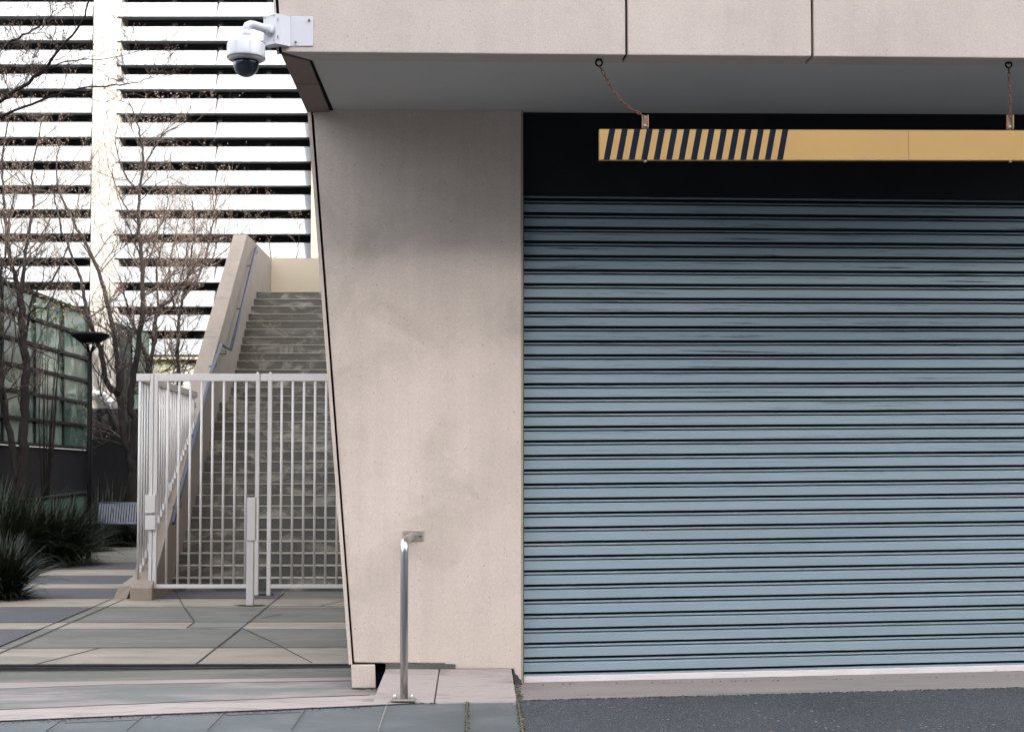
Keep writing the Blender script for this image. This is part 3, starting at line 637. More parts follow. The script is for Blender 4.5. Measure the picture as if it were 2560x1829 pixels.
# low kerb to the left of the parapet foot
b = MB(); f = [G(283, 1497), G(316, 1497.5)]; t2 = AT(297, 1464, f[0].y + .03), AT(332, 1462, f[0].y + .03)
bk = Vector((-.05, 1.6, 0)); b.hexa([f[0], f[1], f[1] + bk, f[0] + bk, t2[0], t2[1], t2[1] + bk + Vector((0, 0, .15)), t2[0] + bk + Vector((0, 0, .15))]); o = b.build('kerb_block', M['concrete'], loc=f[0], bevel=.01)
tag(o, 'angular concrete kerb stone left of the sloping stair wall foot', 'concrete block')

# ================================================================ GATE AND FENCE
YG = 15.75
def gx(x, y): return AT(x, y, YG)
def zy(y): return AT(500, y, YG).z
zTop, zTb, zB1_, zB0_ = zy(934), zy(952.5), zy(1460), zy(1469.5)
def xg(x, y=1200): return AT(x, y, YG).x
def xm(xt, xb): return (AT(xt, 940, YG).x + AT(xb, 1460, YG).x) / 2
def vbox(b, x0, x1, z0, z1, d0=-.02, d1=.02): b.box(x0, x1, YG + d0, YG + d1, z0, z1)
# fixed front panel + returning side fence
fen = thing('side_fence', Vector((xg(345), YG, .12)), 'pale grey bar fence running back from the gate along the stair wall', 'fence')
b = MB(); vbox(b, xm(377, 371.5), xm(385, 380), zB0_, zTop, -.021, .021); b.build('fence_post', M['gate'], fen, bevel=.003)
b = MB(); vbox(b, xm(341, 337), xm(377, 371.5) - .001, zTb, zTop, -.022, .03); b.build('top_rail', M['gate'], fen, bevel=.003)
b = MB(); vbox(b, xm(338, 332), xm(377, 371.5) - .001, zB0_, zB1_ + .01, -.022, .03); b.build('bottom_rail', M['gate'], fen, bevel=.003)
b = MB(); b.tube([(xm(350, 345), YG, zB1_ + .01), (xm(350, 345), YG, zTb)], .0155, 12); b.build('fence_bar', M['gate'], fen)
b = MB(); pA = Vector((xm(348, 344), YG + .03, 0)); pE = AT(489, 977, 19.0); dv = Vector((pE.x - pA.x, pE.y - pA.y, 0)); dvn = dv.normalized(); nn = Vector((-dvn.y, dvn.x, 0)) * .025
def rail(b, z0, z1, A, C): b.hexa([A - nn * -1 + Vector((0, 0, z0)), A - nn + Vector((0, 0, z0)), C - nn + Vector((0, 0, z0)), C - nn * -1 + Vector((0, 0, z0)), A + nn + Vector((0, 0, z1)), A - nn + Vector((0, 0, z1)), C - nn + Vector((0, 0, z1)), C + nn + Vector((0, 0, z1))])
rail(b, zTb, zTop, pA, pA + dv); b.build('return_rail', M['gate'], fen, bevel=.003)
nb = 25
for i in range(1, nb):
    P0 = pA + dv * (i / nb); zz = onslope(P0.y).z
    if zz > zTb - .1: break
    b = MB(); b.tube([P0 + Vector((0, 0, zz + .0)), P0 + Vector((0, 0, zTb))], .0115, 10); b.build('fence_bar', M['gate'], fen)
    b = MB(); zf_ = zz - .02; b.box(P0.x - .022, P0.x + .022, P0.y - .05, P0.y + .05, zf_, zf_ + .075); b.build('foot_plate', M['gate_light'], fen)
b = MB(); b.box(xm(345, 345), xm(372, 372), YG + .03, YG + .036, zy(1459), zy(1447)); b.build('foot_plate', M['gate_light'], fen)
for x in (354.5, 364.5):
    b = MB(); b.lathe(gx(x, 1452.5) + Vector((0, .028, 0)), [(.011, 0), (.011, .004), (.005, .007)], 10, Vector((0, -1, 0))); b.build('bolt', M['screw'], fen)
for x, y, lab in ((422.5, 1215, 1), (480.5, 1013, 2)):
    p = WPx(x, y, -.06); b = MB(); b.box(p.x - .03, p.x + .04, p.y - .03, p.y + .05, p.z - .035, p.z + .04); b.build('fixing_tab', M['gate_light'], fen, bevel=.003)
# left leaf
g1 = thing('gate', Vector((xg(390), YG, .12)), 'left gate leaf with lock boxes, standing before the sloping wall and stairs', 'gate', 'double gate leaves')
b = MB(); vbox(b, xm(387, 381), xm(396, 391), zB0_, zTop); b.build('gate_frame', M['gate'], g1, bevel=.003)
xr0, xr1 = xm(640.5, 636.5), xm(650, 646)
b = MB(); vbox(b, xm(396, 391) + .0005, xr0 - .0005, zTb, zTop); b.build('top_rail', M['gate'], g1, bevel=.003)
b = MB(); vbox(b, xm(396, 391) + .0005, xr0 - .0005, zB0_, zB1_); b.build('bottom_rail', M['gate'], g1, bevel=.003)
b = MB(); vbox(b, xr0, xr1, zy(1487), zTop); b.build('gate_frame', M['gate'], g1, bevel=.003)
for xt, xb in zip((420.4, 448.5, 476.6, 504.5, 532.5, 560.5, 588.6, 616.6), (415.3, 443.7, 471.5, 500, 527.8, 555.7, 584, 612)):
    X = xm(xt, xb); b = MB(); b.tube([(X, YG, zB1_), (X, YG, zTb)], .0135, 12); b.build('gate_bar', M['gate'], g1)
for y0_, y1_, dy in ((1235.5, 1281.6, -.055), (1287.6, 1324, -.05)):
    b = MB(); b.box(xg(366), xg(391.5), YG + dy, YG - .0215, AT(380, y1_, YG - .05).z, AT(380, y0_, YG - .05).z); b.build('lock_box', M['gate'], g1, bevel=.004)
b = MB(); b.lathe((xr0 + .015, YG, zTop), [(.02, 0), (.012, .012), (.006, .02)], 10); b.build('hinge_cap', M['gate'], g1)
# right leaf
g2 = thing('gate', Vector((xg(675), YG, .12)), 'right gate leaf crossing the stairs, its end hidden by the leaning pier', 'gate', 'double gate leaves')
b = MB(); vbox(b, xm(671.5, 666), xm(681, 676), zy(1487), zTop); b.build('gate_frame', M['gate'], g2, bevel=.003)
b = MB(); vbox(b, xm(652, 648), xm(671.5, 666) - .0005, zTb, zTop); vbox(b, xm(681, 676) + .0005, xg(935), zTb, zTop); b.build('top_rail', M['gate'], g2, bevel=.003)
b = MB(); vbox(b, xm(681, 676) + .0005, xg(935), zB0_, zB1_); b.build('bottom_rail', M['gate'], g2, bevel=.003)
for i in range(8):
    X = xm(706 + 27.8 * i, 700 + 28 * i); b = MB(); b.tube([(X, YG, zB1_), (X, YG, zTb)], .0135, 12); b.build('gate_bar', M['gate'], g2)
b = MB(); vbox(b, xg(935), xg(945), zB0_, zTop); b.build('gate_frame', M['gate'], g2, bevel=.003)
b = MB(); b.lathe((xm(676, 672), YG, zTop), [(.02, 0), (.012, .012), (.006, .02)], 10); b.build('hinge_cap', M['gate'], g2)
sheet('gate_shadow_plate', [(636, 1489), (684, 1488), (684, 1486), (638, 1487)], M['joint'], .012)  # plate under the gate legs, their shadow put into its dark colour
# stop post
YP = G(623, 1515).y
sp_ = thing('gate_stop_post', G(623, 1515), 'short pale grey square stop post standing in front of the gate', 'post')
def px_(x, y): return AT(x, y, YP)
b = MB(); b.box(px_(615.5, 1430).x, px_(633, 1430).x, YP - .0, YP + .075, 0, px_(620, 1351.5).z); b.build('post_body', M['gate'], sp_, bevel=.003)
b = MB(); b.box(px_(617.5, 1300).x, px_(638, 1300).x, YP - .012, YP + .085, px_(620, 1350.5).z, px_(620, 1243).z); b.build('post_cover', M['gate'], sp_, bevel=.003)
b = MB(); random.seed(8); ring = []
for i in range(26):
    a = 2 * math.pi * i / 26; r_ = random.uniform(.8, 1.15); ring.append(Vector((px_(624, 1515).x + .0 + .16 * r_ * math.cos(a), YP + .03 + .075 * r_ * math.sin(a), .013)))
b.prism(ring, (0, 0, -.003)); b.build('footing_gap', M['crack'], sp_)

# ================================================================ LOUVRE BUILDING
YL = 38.0
lb = thing('louvred_building', AT(500, 1100, YL), 'tall sunlit building clad in wide white horizontal louvres with cream column', 'building')
def lz(y): return AT(500, y, YL).z
def lx(x, y=500): return AT(x, y, YL).x
gaps = [43.3 + 60.2 * i for i in range(-4, 14)]
pitch = lz(43.3) - lz(103.5)
b = MB(); b.box(lx(-1500), lx(784), YL + .75, YL + 1.0, lz(930), lz(-300)); b.build('backing_wall', M['louvre_back'], lb)
bl_h = pitch * (40.2 / 60.2)
def blade(x0, x1, ztop, nm='louvre', endslope=True):
    zb = ztop - bl_h; b = MB()
    # tilted board, its lower edge standing forward; ends cut square
    b.hexa([(x0, YL - .06, zb), (x1, YL - .06, zb), (x1, YL + .28, zb + .015), (x0, YL + .28, zb + .015), (x0 + .05, YL + .12, ztop), (x1, YL + .12, ztop), (x1, YL + .28, ztop), (x0 + .05, YL + .28, ztop)])
    return b.build(nm, M['louvre'], lb)
for i, g_ in enumerate(gaps):
    ztop = lz(g_ + 20)
    blade(lx(-1400), lx(225), ztop + .015)
    blade(lx(289), lx(536.5), ztop); blade(lx(537.5), lx(783), ztop)
b = MB()
for g_ in gaps:
    z1_ = lz(g_)
    for x in (420, 537, 660): b.box(lx(x), lx(x) + .12, YL + .25, YL + .3, z1_ - .17, z1_ - .02); b.box(lx(x) - .012, lx(x) + .012, YL + .3, YL + .7, z1_ - .12, z1_ - .08)
b.build('louvre_clip', M['charcoal'], lb)
b = MB(); b.box(lx(227), lx(297), YL + .02, YL + .7, lz(1400), lz(-300)); b.build('column', M['column'], lb, bevel=.02)
b = MB()
for y in (121, 301, 480, 660, 840): b.box(lx(227.5), lx(296.5), YL + .0155, YL + .0195, lz(y) - .01, lz(y) + .01)
b.build('column_joint', M['concrete'], lb)
zA = lz(887)
b = MB(); b.box(lx(-1400), lx(784), YL + .05, YL + .7, lz(897), zA); b.build('base_beam', M['concrete'], lb)
b = MB(); b.box(lx(297), lx(784), YL + .35, YL + .7, lz(1400), lz(897) - .01); b.build('base_wall', M['column'], lb)
b = MB(); b.prism([AT(462, 893, YL + .3), AT(560, 893, YL + .3), AT(560, 915, YL + .3), AT(500, 915, YL + .3), AT(478, 912, YL + .3)][::-1], (0, .04, 0)); b.build('dark_opening', M['louvre_back'], lb)
b = MB(); b.box(lx(784.5), lx(1200), YL - .5, YL + .6, -1, lz(-300)); o = b.build('side_wall', M['panel_dark'], lb)

# ================================================================ GLASS WALL BUILDING
gw = thing('glass_walled_building', Vector((-10.2, 33, 0)), 'low building with green glass panel wall above a charcoal base', 'building')
def GXo(Y, off=0.0): return -10.72 + .02 * Y + off
WGP = Vector((GXo(0), 0, 0)); WGN = Vector((1, -.02, 0)).normalized()
def gp(x, y, off=0): return onplane(x, y, WGP + WGN * off, WGN)
colx = [-330, -180, -90, 3, 84, 155, 217.5]
def rowy(k_, x):                  # rows converge on (1340, 1200)
    y3 = {0: 703, 1: 772, 2: 840, 3: 906, 4: 972, 5: 1039.5, 6: 1106}[k_]; return 1200 + (y3 - 1200) * (1340 - x) / 1337.0
for ci in range(len(colx) - 1):
    for k_ in range(6):
        xa, xb = colx[ci], colx[ci + 1]
        q = [gp(xa, rowy(k_ + 1, xa)), gp(xb, rowy(k_ + 1, xb)), gp(xb, rowy(k_, xb)), gp(xa, rowy(k_, xa))]
        b = MB(); b.prism(q, -WGN * .05); b.build('glass_panel', M['glass'], gw)
bh = MB()
for k_ in range(7):
    A, C = gp(-330, rowy(k_, -330)), gp(217.5, rowy(k_, 217.5)); h = Vector((0, 0, .035))
    bh.hexa([A - h, A - h + WGN * .07, C - h + WGN * .07, C - h, A + h, A + h + WGN * .07, C + h + WGN * .07, C + h])
bh.build('mullion', M['mullion'], gw)
for x in colx:
    A, C = gp(x, rowy(6, x)), gp(x, rowy(0, x)); b = MB(); v = WDIR * .02
    b.hexa([A - Vector((0, .02, 0)), A - Vector((0, .02, 0)) + WGN * .05, A + Vector((0, .02, 0)) + WGN * .05, A + Vector((0, .02, 0)), C - Vector((0, .02, 0)), C - Vector((0, .02, 0)) + WGN * .05, C + Vector((0, .02, 0)) + WGN * .05, C + Vector((0, .02, 0))])
    b.build('mullion', M['mullion'], gw)
A, C = gp(-330, rowy(6, -330)), gp(217.5, rowy(6, 217.5))
b = MB(); A0, C0 = Vector((A.x, A.y, -.3)), Vector((C.x, C.y, -.3)); b.prism([A0, C0, C - Vector((0, 0, .04)), A - Vector((0, 0, .04))], -WGN * .3); b.build('base_wall', M['charcoal'], gw)
# column pier at the end of the wall, its shaded lower part in charcoal, second glass bay behind
Ye = gp(217.5, 1000).y + .1
b = MB(); zpl = AT(250, 1021, Ye).z; b.box(AT(219, 1100, Ye).x, AT(282, 1100, Ye).x, Ye, Ye + .5, zpl, lz(900)); b.build('end_column', M['column'], gw)
b = MB(); b.box(AT(216, 1100, Ye).x, AT(420, 1100, Ye).x, Ye - .04, Ye + .5, -.3, zpl - .002); b.build('shaded_base', M['charcoal'], gw)  # charcoal colour here stands for the shade on the lower column
Y2 = Ye + .6
for r_i, (ya, yb) in enumerate(((812, 862), (866, 912), (916, 966), (970, 1020))):
    for xa, xb in ((284, 330), (331.5, 372)):
        b = MB(); d0 = (xa - 284) * .26; d1 = (xb - 284) * .26
        b.prism([AT(xa, yb + d0, Y2), AT(xb, yb + d1, Y2 + .5), AT(xb, ya + d1, Y2 + .5), AT(xa, ya + d0, Y2)], (0, .05, 0)); b.build('glass_panel', M['glass'], gw)
b = MB(); b.prism([AT(284, 1030, Y2 + .03), AT(372, 1052, Y2 + .53), AT(372, 830, Y2 + .53), AT(284, 806, Y2 + .03)], (0, .04, 0)); b.build('bay_frame', M['mullion'], gw)
# sloping glass balustrade at the foot of the wall
bal = thing('ramp_balustrade', G(100, 1330), 'low sloping rail with green glass infill behind the strap-leaf plants', 'balustrade')
Yb = 26.3
b = MB(); b.tube([AT(-60, 1265, Yb), AT(216, 1231, Yb)], .035, 8); b.build('top_rail', M['mullion'], bal)
for x in (-20, 20, 60, 98, 142, 182, 214):
    b = MB(); y = 1257.5 - x * .123; p = AT(x, y, Yb); b.box(p.x - .03, p.x + .03, Yb, Yb + .05, -.05, p.z - .01); b.build('baluster', M['mullion'], bal)
b = MB(); b.prism([AT(-60, 1295, Yb + .06), AT(215, 1295, Yb + .06), AT(215, 1234, Yb + .06), AT(-60, 1268, Yb + .06)], (0, .012, 0)); b.build('glass_infill', M['glass'], bal)
# small cameras on the end column
def small_cam(x, y, label, dx):
    p = AT(x, y, Ye - .25); t = thing('security_camera', p, label, 'security camera', 'small cameras on the column')
    b = MB(); b.tube([p + Vector((-.16 * dx, -.05, .03)), p + Vector((.16 * dx, .0, -.04))], .055, 10); b.build('camera_body', M['white_plastic'], t)
    b = MB(); b.tube([p, p + Vector((0, .1, -.18)), p + Vector((0, .26, -.2))], .02, 6); b.build('camera_arm', M['white_plastic'], t)
small_cam(250, 982, 'small white camera high on the cream column beside the lamp post', 1)
small_cam(273, 1001, 'small white camera on the cream column next to the forked tree', -1)

# ================================================================ LAMP, BENCH
YLm = 24.0; lbse = AT(222, 1300, YLm)
lp = thing('lamp_post', Vector((lbse.x, YLm, 0)), 'black lamp post with wide shallow conical head before the glass wall', 'street lamp')
top_ = AT(225.5, 877, YLm); X0 = lbse.x
s24 = (AT(226, 877, YLm) - AT(225, 877, YLm)).length
b = MB(); b.tube([(X0, YLm, 0), (X0, YLm, 1.6), (top_.x, YLm, top_.z)], [6.6 * s24, 6.2 * s24, 4.7 * s24], 16); b.build('pole', M['lamp'], lp)
zc = AT(226, 857, YLm).z; zr = AT(226, 836, YLm).z
b = MB(); b.lathe((top_.x, YLm, zc), [(19 * s24, -.001), (24 * s24, 0), (47 * s24, zr - zc - .02), (47 * s24, zr - zc), (40 * s24, zr - zc + .02), (4 * s24, zr - zc + .05)], 36); b.build('lamp_head', M['lamp'], lp)
b = MB(); b.lathe((top_.x, YLm, zc - .02), [(9 * s24, 0), (15 * s24, .018)], 24); b.build('lens', M['lamp_lens'], lp)
b = MB()
for a in (10, 70, 130, 190, 250, 310):
    d = Vector((math.cos(R(a)), math.sin(R(a)), 0)); b.tube([Vector((top_.x, YLm, top_.z - .02)) + d * .02, Vector((top_.x, YLm, zc + .01)) + d * 22 * s24], .012, 6)
b.build('head_strut', M['lamp'], lp)
YBn = 27.6; s27 = (AT(226, 1300, YBn) - AT(225, 1300, YBn)).length
bn = thing('park_bench', Vector((AT(285, 1300, YBn).x, YBn, 0)), 'blue-grey slatted metal bench between the lamp post and the fence', 'bench')
xa, xb = AT(226, 1300, YBn).x, AT(378, 1300, YBn).x; zs0 = AT(226, 1307, YBn).z; zbk = AT(226, 1258, YBn + .4).z
nsl = 23
b = MB(); b2 = MB()
for i in range(nsl):
    x = xa + (xb - xa) * (i + .5) / nsl; hw = (xb - xa) / nsl * .30
    b2.hexa([(x - hw, YBn, zs0 - .01), (x + hw, YBn, zs0 - .01), (x + hw, YBn + .42, zs0 - .04), (x - hw, YBn + .42, zs0 - .04), (x - hw, YBn, zs0 + .01), (x + hw, YBn, zs0 + .01), (x + hw, YBn + .42, zs0 - .02), (x - hw, YBn + .42, zs0 - .02)])
    b.hexa([(x - hw, YBn + .43, zs0 - .02), (x + hw, YBn + .43, zs0 - .02), (x + hw, YBn + .45, zs0 - .02), (x - hw, YBn + .45, zs0 - .02), (x - hw, YBn + .55, zbk), (x + hw, YBn + .55, zbk), (x + hw, YBn + .57, zbk), (x - hw, YBn + .57, zbk)])
b.build('backrest', M['bench'], bn); b2.build('seat', M['bench'], bn)
b = MB(); b.tube([(xa, YBn - .01, zs0 - .01), (xb, YBn - .01, zs0 - .01)], .022, 8); b.tube([(xa, YBn + .565, zbk), (xb, YBn + .565, zbk)], .022, 8); b.build('bench_rail', M['bench'], bn)
for x in (xa + .12, xb - .12):
    b = MB(); b.box(x - .025, x + .025, YBn + .05, YBn + .1, 0, zs0 - .02); b.box(x - .025, x + .025, YBn + .38, YBn + .43, 0, zs0 - .05); b.build('leg', M['bench'], bn)

# ================================================================ PLANTS
def clump(x, ybase, label, radius, height, nbl, seed, squash=1.0, name='strap_leaf_plant', Y=None, m='strap', grp='strap-leaf clumps beside the path'):
    rnd = random.Random(seed); c = G(x, ybase) if Y is None else Vector((AT(x, 1200, Y).x, Y, 0))
    b = MB()
    for i in range(nbl):
        a = rnd.uniform(0, 2 * math.pi); rr = radius * .45 * math.sqrt(rnd.random()); p = c + Vector((rr * math.cos(a), rr * math.sin(a) * squash, 0))
        a2 = a + rnd.gauss(0, .6); L_ = height * rnd.uniform(.65, 1.25); lean = rnd.uniform(.1, 1.25) * (.5 + rr / radius)
        if i % 3 == 0: L_ *= .5; lean = rnd.uniform(1.2, 2.0); p = c + (p - c) * 1.5; p.z = 0
        d = Vector((math.cos(a2), math.sin(a2), 0)); wd = rnd.uniform(.006, .011); sdv = Vector((-d.y, d.x, 0)) * wd
        # let the blade turn a little towards whoever looks
        sdv = (sdv + Vector((rnd.uniform(-.004, .004), 0, rnd.uniform(-.003, .003))))
        pts = []; q = p.copy(); ang = R(86) - lean * rnd.uniform(.3, 1.0); dr = lean * rnd.uniform(.5, 2.1) / 5
        for k_ in range(6):
            pts.append(q.copy()); q = q + (d * math.cos(ang) + Vector((0, 0, math.sin(ang)))) * (L_ / 5); ang -= dr
            if q.z < .01: q.z = .01
        base_i = len(b.v)
        for k_, q in enumerate(pts):
            f_ = (1 - (k_ / 5) ** 2.2) + .05; b.v.append(q - sdv * f_); b.v.append(q + sdv * f_)
        for k_ in range(5):
            o_ = base_i + 2 * k_; b.f.append([o_, o_ + 1, o_ + 3, o_ + 2]); b.m.append(0); b.sm.append(True)
    r2 = radius * .3
    b.lathe((c.x, c.y, 0), [(r2, 0), (r2 * .8, height * .15), (r2 * .3, height * .25)], 12, m=1)
    o = b.build(name, [M[m], M['soil']], loc=c, fix=False); return tag(o, label, 'plant', grp)
clump(112, 1412, 'big dark strap-leaf clump spilling over the path below the thin tree', 1.0, 1.0, 2600, 1, .8)
clump(-20, 1497, 'nearest strap-leaf clump at the lower left frame edge', .52, .66, 1500, 2, .8)
clump(-30, 1420, 'dark strap-leaf clump behind the nearest one, at the left edge', 1.1, 1.3, 1500, 4, .8)
clump(200, 1378, 'strap-leaf clump at the foot of the black lamp post', .7, .72, 900, 5, .8)
clump(20, 1368, 'strap-leaf clump around the thin tree trunk before the balustrade', 1.0, .9, 1000, 6, .8)
clump(262, 1345, 'low dark plants under the left half of the bench', .55, .5, 700, 7, .6, Y=28.4)
clump(325, 1345, 'low dark plants under the bench end by the fence', .6, .5, 800, 8, .6, Y=28.4)
clump(255, 1300, 'yellow-green grass tuft rising behind the bench backrest', .35, 1.25, 160, 9, .6, Y=28.9)
clump(290, 1300, 'taller green grass tuft behind the bench beside the forked trunk', .40, 1.35, 240, 10, .6, Y=28.9)
# planting bed soil
b = MB(); b.prism([G(-500, 1450, 0) + Vector((0, 0, .006)), G(60, 1450) + Vector((0, 0, .006)), G(200, 1400) + Vector((0, 0, .006)), G(232, 1362) + Vector((0, 0, .006)), G(420, 1356) + Vector((0, 0, .006)), Vector((-6, 33, .006)), Vector((-22, 33, .006))], (0, 0, -.003)); struct(b, 'planting_bed', M['soil'])

# ================================================================ TREES
def catmull(pts, n=4):
    out = []
    P_ = [pts[0]] + list(pts) + [pts[-1]]
    for i in range(1, len(P_) - 2):
        for k_ in range(n):
            t = k_ / n; p0, p1_, p2_, p3 = P_[i - 1], P_[i], P_[i + 1], P_[i + 2]
            out.append(.5 * ((2 * p1_) + (p2_ - p0) * t + (2 * p0 - 5 * p1_ + 4 * p2_ - p3) * t * t + (3 * p1_ - p0 - 3 * p2_ + p3) * t ** 3))
    out.append(P_[-2]); return out
def bud(b, p, d, L_, r_, m):
    s_ = d.orthogonal().normalized(); t = d.cross(s_); base_i = len(b.v); mid = p + d * L_ * .4
    b.v += [p, mid + s_ * r_, mid + (t * .87 - s_ * .5) * r_, mid + (-t * .87 - s_ * .5) * r_, p + d * L_]
    for f_ in ((0, 2, 1), (0, 3, 2), (0, 1, 3), (1, 2, 4), (2, 3, 4), (3, 1, 4)): b.f.append([base_i + i for i in f_]); b.m.append(m); b.sm.append(False)
def tree(label, stems, Y, seed, dens=1.0, twl=1.0, budp=.8, yspread=1.2, fine=1.0, base=None, name='bare_tree', bs=1.0, thin=1.0):
    """stems: list of (pixel polyline, r0, r1, side-shoot density)"""
    rnd = random.Random(seed); tb, cb = MB(), MB()
    S3 = []; mid0 = Vector(AT(stems[0][0][0][0], 1200, Y)); mid0.z = 0
    for si, (px, r0, r1, dn) in enumerate(stems):
        off = [0]; dy = rnd.uniform(-1, 1) * yspread
        P3 = []
        for i, (x, y) in enumerate(px):
            fr = i / max(1, len(px) - 1); P3.append(AT(x, y, Y + (dy * fr if si else dy * fr * .3)))
        if si == 0 and base: P3[0].z = min(P3[0].z, 0)
        P3 = catmull(P3, 5); n = len(P3)
        for i in range(1, n - 1): P3[i] = P3[i] + Vector((rnd.gauss(0, .006), rnd.gauss(0, .01), 0)) * (1 + 10 * r0)
        rad = [r0 + (r1 - r0) * (i / (n - 1)) ** .9 for i in range(n)]
        tb.tube(P3, rad, 10 if r0 > .05 else 7); S3.append((P3, rad, dn))
    def grow(p, d, L_, r_, lvl):
        n = 4 if lvl < 2 else 3; pts = [p]; q = p.copy(); dd = d.copy()
        for i in range(n):
            dd = (dd + Vector((rnd.gauss(0, .16), rnd.gauss(0, .16), rnd.gauss(.07, .10)))).normalized(); q = q + dd * (L_ / n); pts.append(q.copy())
        rr = [r_ * (1 - .75 * i / n) for i in range(n + 1)]
        cb.tube(pts, rr, 4 if lvl < 2 else 3, cap=False)
        if lvl >= 2:
            for k_ in range(1, n + 1):
                if rnd.random() < budp: bud(cb, pts[k_], (dd + Vector((rnd.gauss(0, .5), rnd.gauss(0, .5), .3))).normalized(), rnd.uniform(.022, .05) * bs, rnd.uniform(.006, .012) * bs, 1)
            return
        kk = max(2, int((5 if lvl == 0 else 4) * fine * rnd.uniform(.7, 1.3)))
        for _ in range(kk):
            t = rnd.uniform(.2, 1.0) * n; i = min(int(t), n - 1); pp = pts[i] + (pts[i + 1] - pts[i]) * (t - i)
            ax = Vector((rnd.gauss(0, 1), rnd.gauss(0, 1), rnd.gauss(.35, .7))).normalized()
            nd = (dd * .9 + ax * .85).normalized(); grow(pp, nd, L_ * rnd.uniform(.4, .68), max(r_ * .55, .0022), lvl + 1)
    for P3, rad, dn in S3:
        n = len(P3); length = sum((P3[i + 1] - P3[i]).length for i in range(n - 1)); cnt = int(length * dn * dens * 2.7)
        for _ in range(cnt):
            t = rnd.uniform(.06, 1.0); i = min(int(t * (n - 1)), n - 2); p = P3[i] + (P3[i + 1] - P3[i]) * (t * (n - 1) - i); tg = (P3[i + 1] - P3[i]).normalized()
            if p.z < 1.9: continue
            ax = Vector((rnd.gauss(0, 1), rnd.gauss(0, 1), rnd.gauss(.1, .4))).normalized(); d = (tg * .7 + ax).normalized()
            grow(p, d, rnd.uniform(.5, 1.25) * twl, (min(rad[i] * .42, .018) + .002) * thin, 0)
    root = thing(name, mid0, label, 'tree', 'bare trees in the planting bed')
    tb.build('trunk', M['bark'], root); cb.build('crown', [M['twig'], M['bud']], root, fix=False)
    return root
tree('thin bare tree left of the lamp post, trunk rising from the strap-leaf plants', [
    ([(50, 1335), (50, 1217), (58, 1100), (62, 1002), (64, 915), (58, 850), (54, 786), (51, 740)], .105, .062, 0.5),
    ([(51, 740), (38, 690), (26, 647), (14, 560), (8, 474), (5, 400), (18, 320), (30, 268)], .050, .008, 1.5),
    ([(51, 742), (58, 690), (62, 640), (76, 560), (84, 500), (80, 430), (96, 350), (104, 300)], .045, .008, 1.6),
    ([(60, 880), (75, 770), (95, 725), (130, 700), (160, 640), (185, 560), (200, 470)], .030, .006, 1.2),
    ([(58, 800), (90, 770), (115, 768), (140, 720), (150, 660)], .022, .005, 1.0),
    ([(48, 1215), (22, 1080), (6, 980), (-4, 900), (-10, 800), (0, 700), (18, 600), (35, 480)], .075, .010, 1.3),
    ([(2, 860), (28, 800), (48, 760)], .02, .012, .3)], 27.0, 21, 1.15, 1.05, base=True)
tree('forked bare tree behind the bench, with two trunks crossing the cream column', [
    ([(331, 1300), (332, 1240), (331, 1174), (326, 1135), (312, 1100), (304, 1050), (297, 990), (267, 959), (250, 872), (228, 820), (211, 743), (203, 700), (172, 621), (140, 520), (130, 460)], .105, .012, .9),
    ([(296, 985), (294, 915), (282, 820), (259, 721), (233, 647), (185, 556), (152, 487), (140, 420), (150, 350)], .062, .010, 1.1),
    ([(329, 1150), (338, 1060), (327, 1020), (334, 940), (345, 872), (357, 765), (356, 700), (355, 647), (345, 560), (349, 474), (358, 410), (352, 345), (338, 295), (322, 255)], .080, .009, 1.3),
    ([(350, 480), (320, 448), (300, 405), (288, 350), (300, 290)], .026, .005, 1.6),
    ([(357, 420), (388, 366), (410, 335), (440, 318), (480, 300)], .022, .005, 1.5),
    ([(346, 560), (322, 530), (300, 490), (280, 440), (268, 400)], .024, .005, 1.5),
    ([(356, 660), (335, 600), (310, 540), (290, 470)], .02, .005, 1.4)], 29.2, 33, 1.05, 1.0, base=True)
tree('bare tree behind the gate top rail, splitting into a V', [
    ([(372, 1250), (371, 1100), (371, 933), (362, 885), (345, 840), (330, 800), (312, 740), (300, 690)], .075, .012, 1.0),
    ([(372, 935), (380, 885), (386, 808), (400, 770), (431, 743), (450, 700), (462, 650), (470, 590)], .050, .008, 1.4),
    ([(383, 850), (395, 760), (392, 680), (405, 600), (418, 520), (420, 450)], .03, .006, 1.6),
    ([(431, 743), (470, 690), (500, 640), (530, 600)], .02, .005, 1.5)], 30.5, 45, 1.15, .95, base=True)
tree('slender bare tree nearest the top of the sloping stair wall', [
    ([(448, 1250), (448, 1050), (447, 933), (444, 872), (449, 786), (463, 721), (478, 640), (486, 560), (480, 500)], .060, .008, 1.2),
    ([(455, 750), (490, 700), (515, 640), (530, 570), (534, 510), (528, 450)], .035, .006, 1.7),
    ([(470, 690), (500, 670), (545, 640), (590, 600), (620, 560)], .022, .005, 1.6),
    ([(450, 800), (430, 740), (425, 660), (440, 580), (450, 520)], .03, .006, 1.6)], 32.5, 57, 1.3, 1.0, base=True)
tree('bare shrubby tree between louvres and the top of the stairs', [
    ([(690, 900), (688, 760), (680, 660), (672, 600)], .03, .008, 1.4), ([(690, 800), (720, 700), (742, 640), (748, 590)], .02, .005, 1.2), ([(685, 760), (655, 680), (640, 620), (620, 570)], .02, .005, 1.5)], 34.5, 63, .55, .6, base=False)
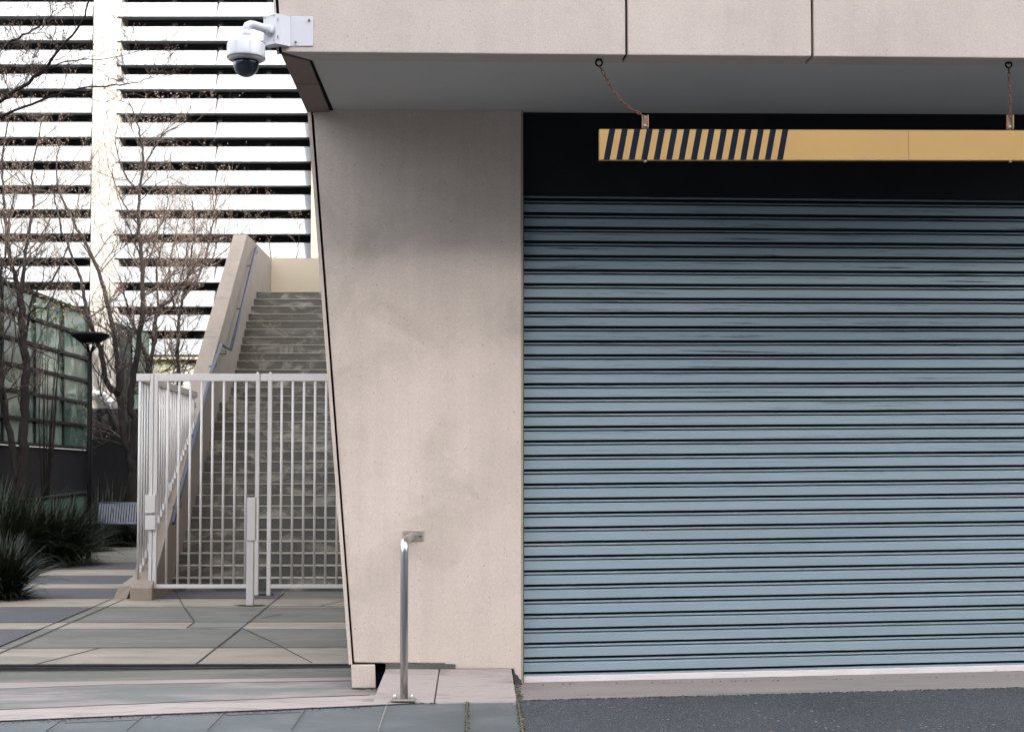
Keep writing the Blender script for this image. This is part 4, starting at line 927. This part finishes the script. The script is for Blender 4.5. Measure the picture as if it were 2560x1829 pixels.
tree('near bare tree whose budded branches reach in at the top left', [
    ([(-420, 1400), (-400, 900), (-330, 500), (-200, 330), (-90, 290), (0, 254), (86, 194), (142, 134), (203, 56), (232, -20), (250, -90)], .032, .003, .9),
    ([(-200, 330), (-90, 320), (0, 293), (129, 241), (185, 224), (259, 216), (310, 211), (350, 205), (384, 190)], .015, .002, 1.1),
    ([(86, 194), (130, 168), (190, 151), (267, 147), (345, 129)], .008, .002, 1.2),
    ([(-250, 330), (-100, 200), (0, 121), (69, 82), (125, 47), (140, 10)], .02, .0025, 1.3),
    ([(-150, 300), (-60, 180), (0, 165), (60, 170), (110, 150)], .010, .002, 1.0),
    ([(-250, 300), (-150, 100), (-40, 10), (30, -30)], .02, .003, 1.4)], 12.0, 71, 2.0, .34, .95, .3, fine=1.0, base=True, bs=.5, thin=.6)
# budding shrub
def shrub(x, y, Y, label, n, rad, seed):
    rnd = random.Random(seed); c = AT(x, y, Y); g0 = Vector((c.x, Y, 0)); b = MB(); f_ = MB()
    for i in range(9):
        a = rnd.uniform(0, 6.28); t = c + Vector((math.cos(a) * rad * .6, math.sin(a) * rad * .6, rnd.uniform(-.1, .5) * rad)); b.tube([g0, g0 + (t - g0) * .5 + Vector((rnd.gauss(0, .05), rnd.gauss(0, .05), 0)), t], [.02, .012, .004], 5)
    for i in range(n):
        v = Vector((rnd.gauss(0, .5), rnd.gauss(0, .5), rnd.gauss(0, .45))) * rad; bud(f_, c + v, Vector((rnd.gauss(0, 1), rnd.gauss(0, 1), rnd.gauss(.2, .6))).normalized(), rnd.uniform(.05, .10), rnd.uniform(.012, .022), 0)
    t = thing('shrub', g0, label, 'shrub', 'budding shrubs by the walls'); b.build('stem', M['bark'], t); f_.build('foliage', M['leafbud'], t, fix=False)
shrub(425, 925, 34.5, 'yellow-green budding shrub glimpsed above the gate rail', 420, .55, 4)
shrub(120, 780, 28.6, 'pale yellow leafy shrub in front of the top of the glass wall', 150, .5, 6)
for i, (x, y) in enumerate(((242, 1369), (312, 1370), (285, 1374), (460, 1472), (512, 1474), (680, 1478), (330, 1372))):
    p = G(x, y, .012); b = MB(); a = i * 1.7; d = Vector((math.cos(a), math.sin(a), 0)) * .045; e = Vector((-d.y, d.x, .35 * .04)) * .5
    b.prism([p - d, p + e, p + d, p - e], (0, 0, .002)); tag(b.build('fallen_leaf', M['leaf_litter'], loc=p), ['brown fallen leaf on the path before the bench', 'brown fallen leaf under the gate'][i in (3, 4, 5)], 'leaf', ['leaves on the path by the bench', 'leaves under the gate'][i in (3, 4, 5)])

# ================================================================ OFFICE BLOCK ACROSS THE STREET (unseen, stepped heights and wings shaped to cast the shade)
YC = -25.0
edge_z = 2.75 + (33.5 - YC) * math.tan(R(SUN_EL)) / math.cos(R(SUN_AZ))
print('caster height', edge_z)
ob = thing('office_block', Vector((0, YC, 0)), 'unseen grey office block across the street, behind the viewpoint, shaped to cast the shade', 'building')
b = MB(); blocks = [(-75, -48, 9), (-48, -26, 12), (-26, -14, 17), (-14, -3, 24), (-3, 37, edge_z), (37, 50, 25), (50, 66, 24), (66, 90, 22)]
for x0, x1, h in blocks: b.box(x0 + .01, x1 - .01, YC - 16, YC, -.5, h)
b.box(-75, -60, YC + .01, 70, -.5, 12); b.box(75, 90, YC + .01, 40, -.5, 22); b.build('office_wall', M['office'], ob)
b = MB()
for x0, x1, h in blocks:
    n = int((x1 - x0) / 3.15)
    for r_i in range(int(h / 3.6)):
        for c_i in range(n): b.box(x0 + .5 + c_i * 3.15, x0 + .5 + c_i * 3.15 + 2.2, YC - .02, YC + .02, 1 + r_i * 3.6, min(1 + r_i * 3.6 + 1.9, h - .3))
o = b.build('window_glazing', M['office_glass'], ob, fix=False)
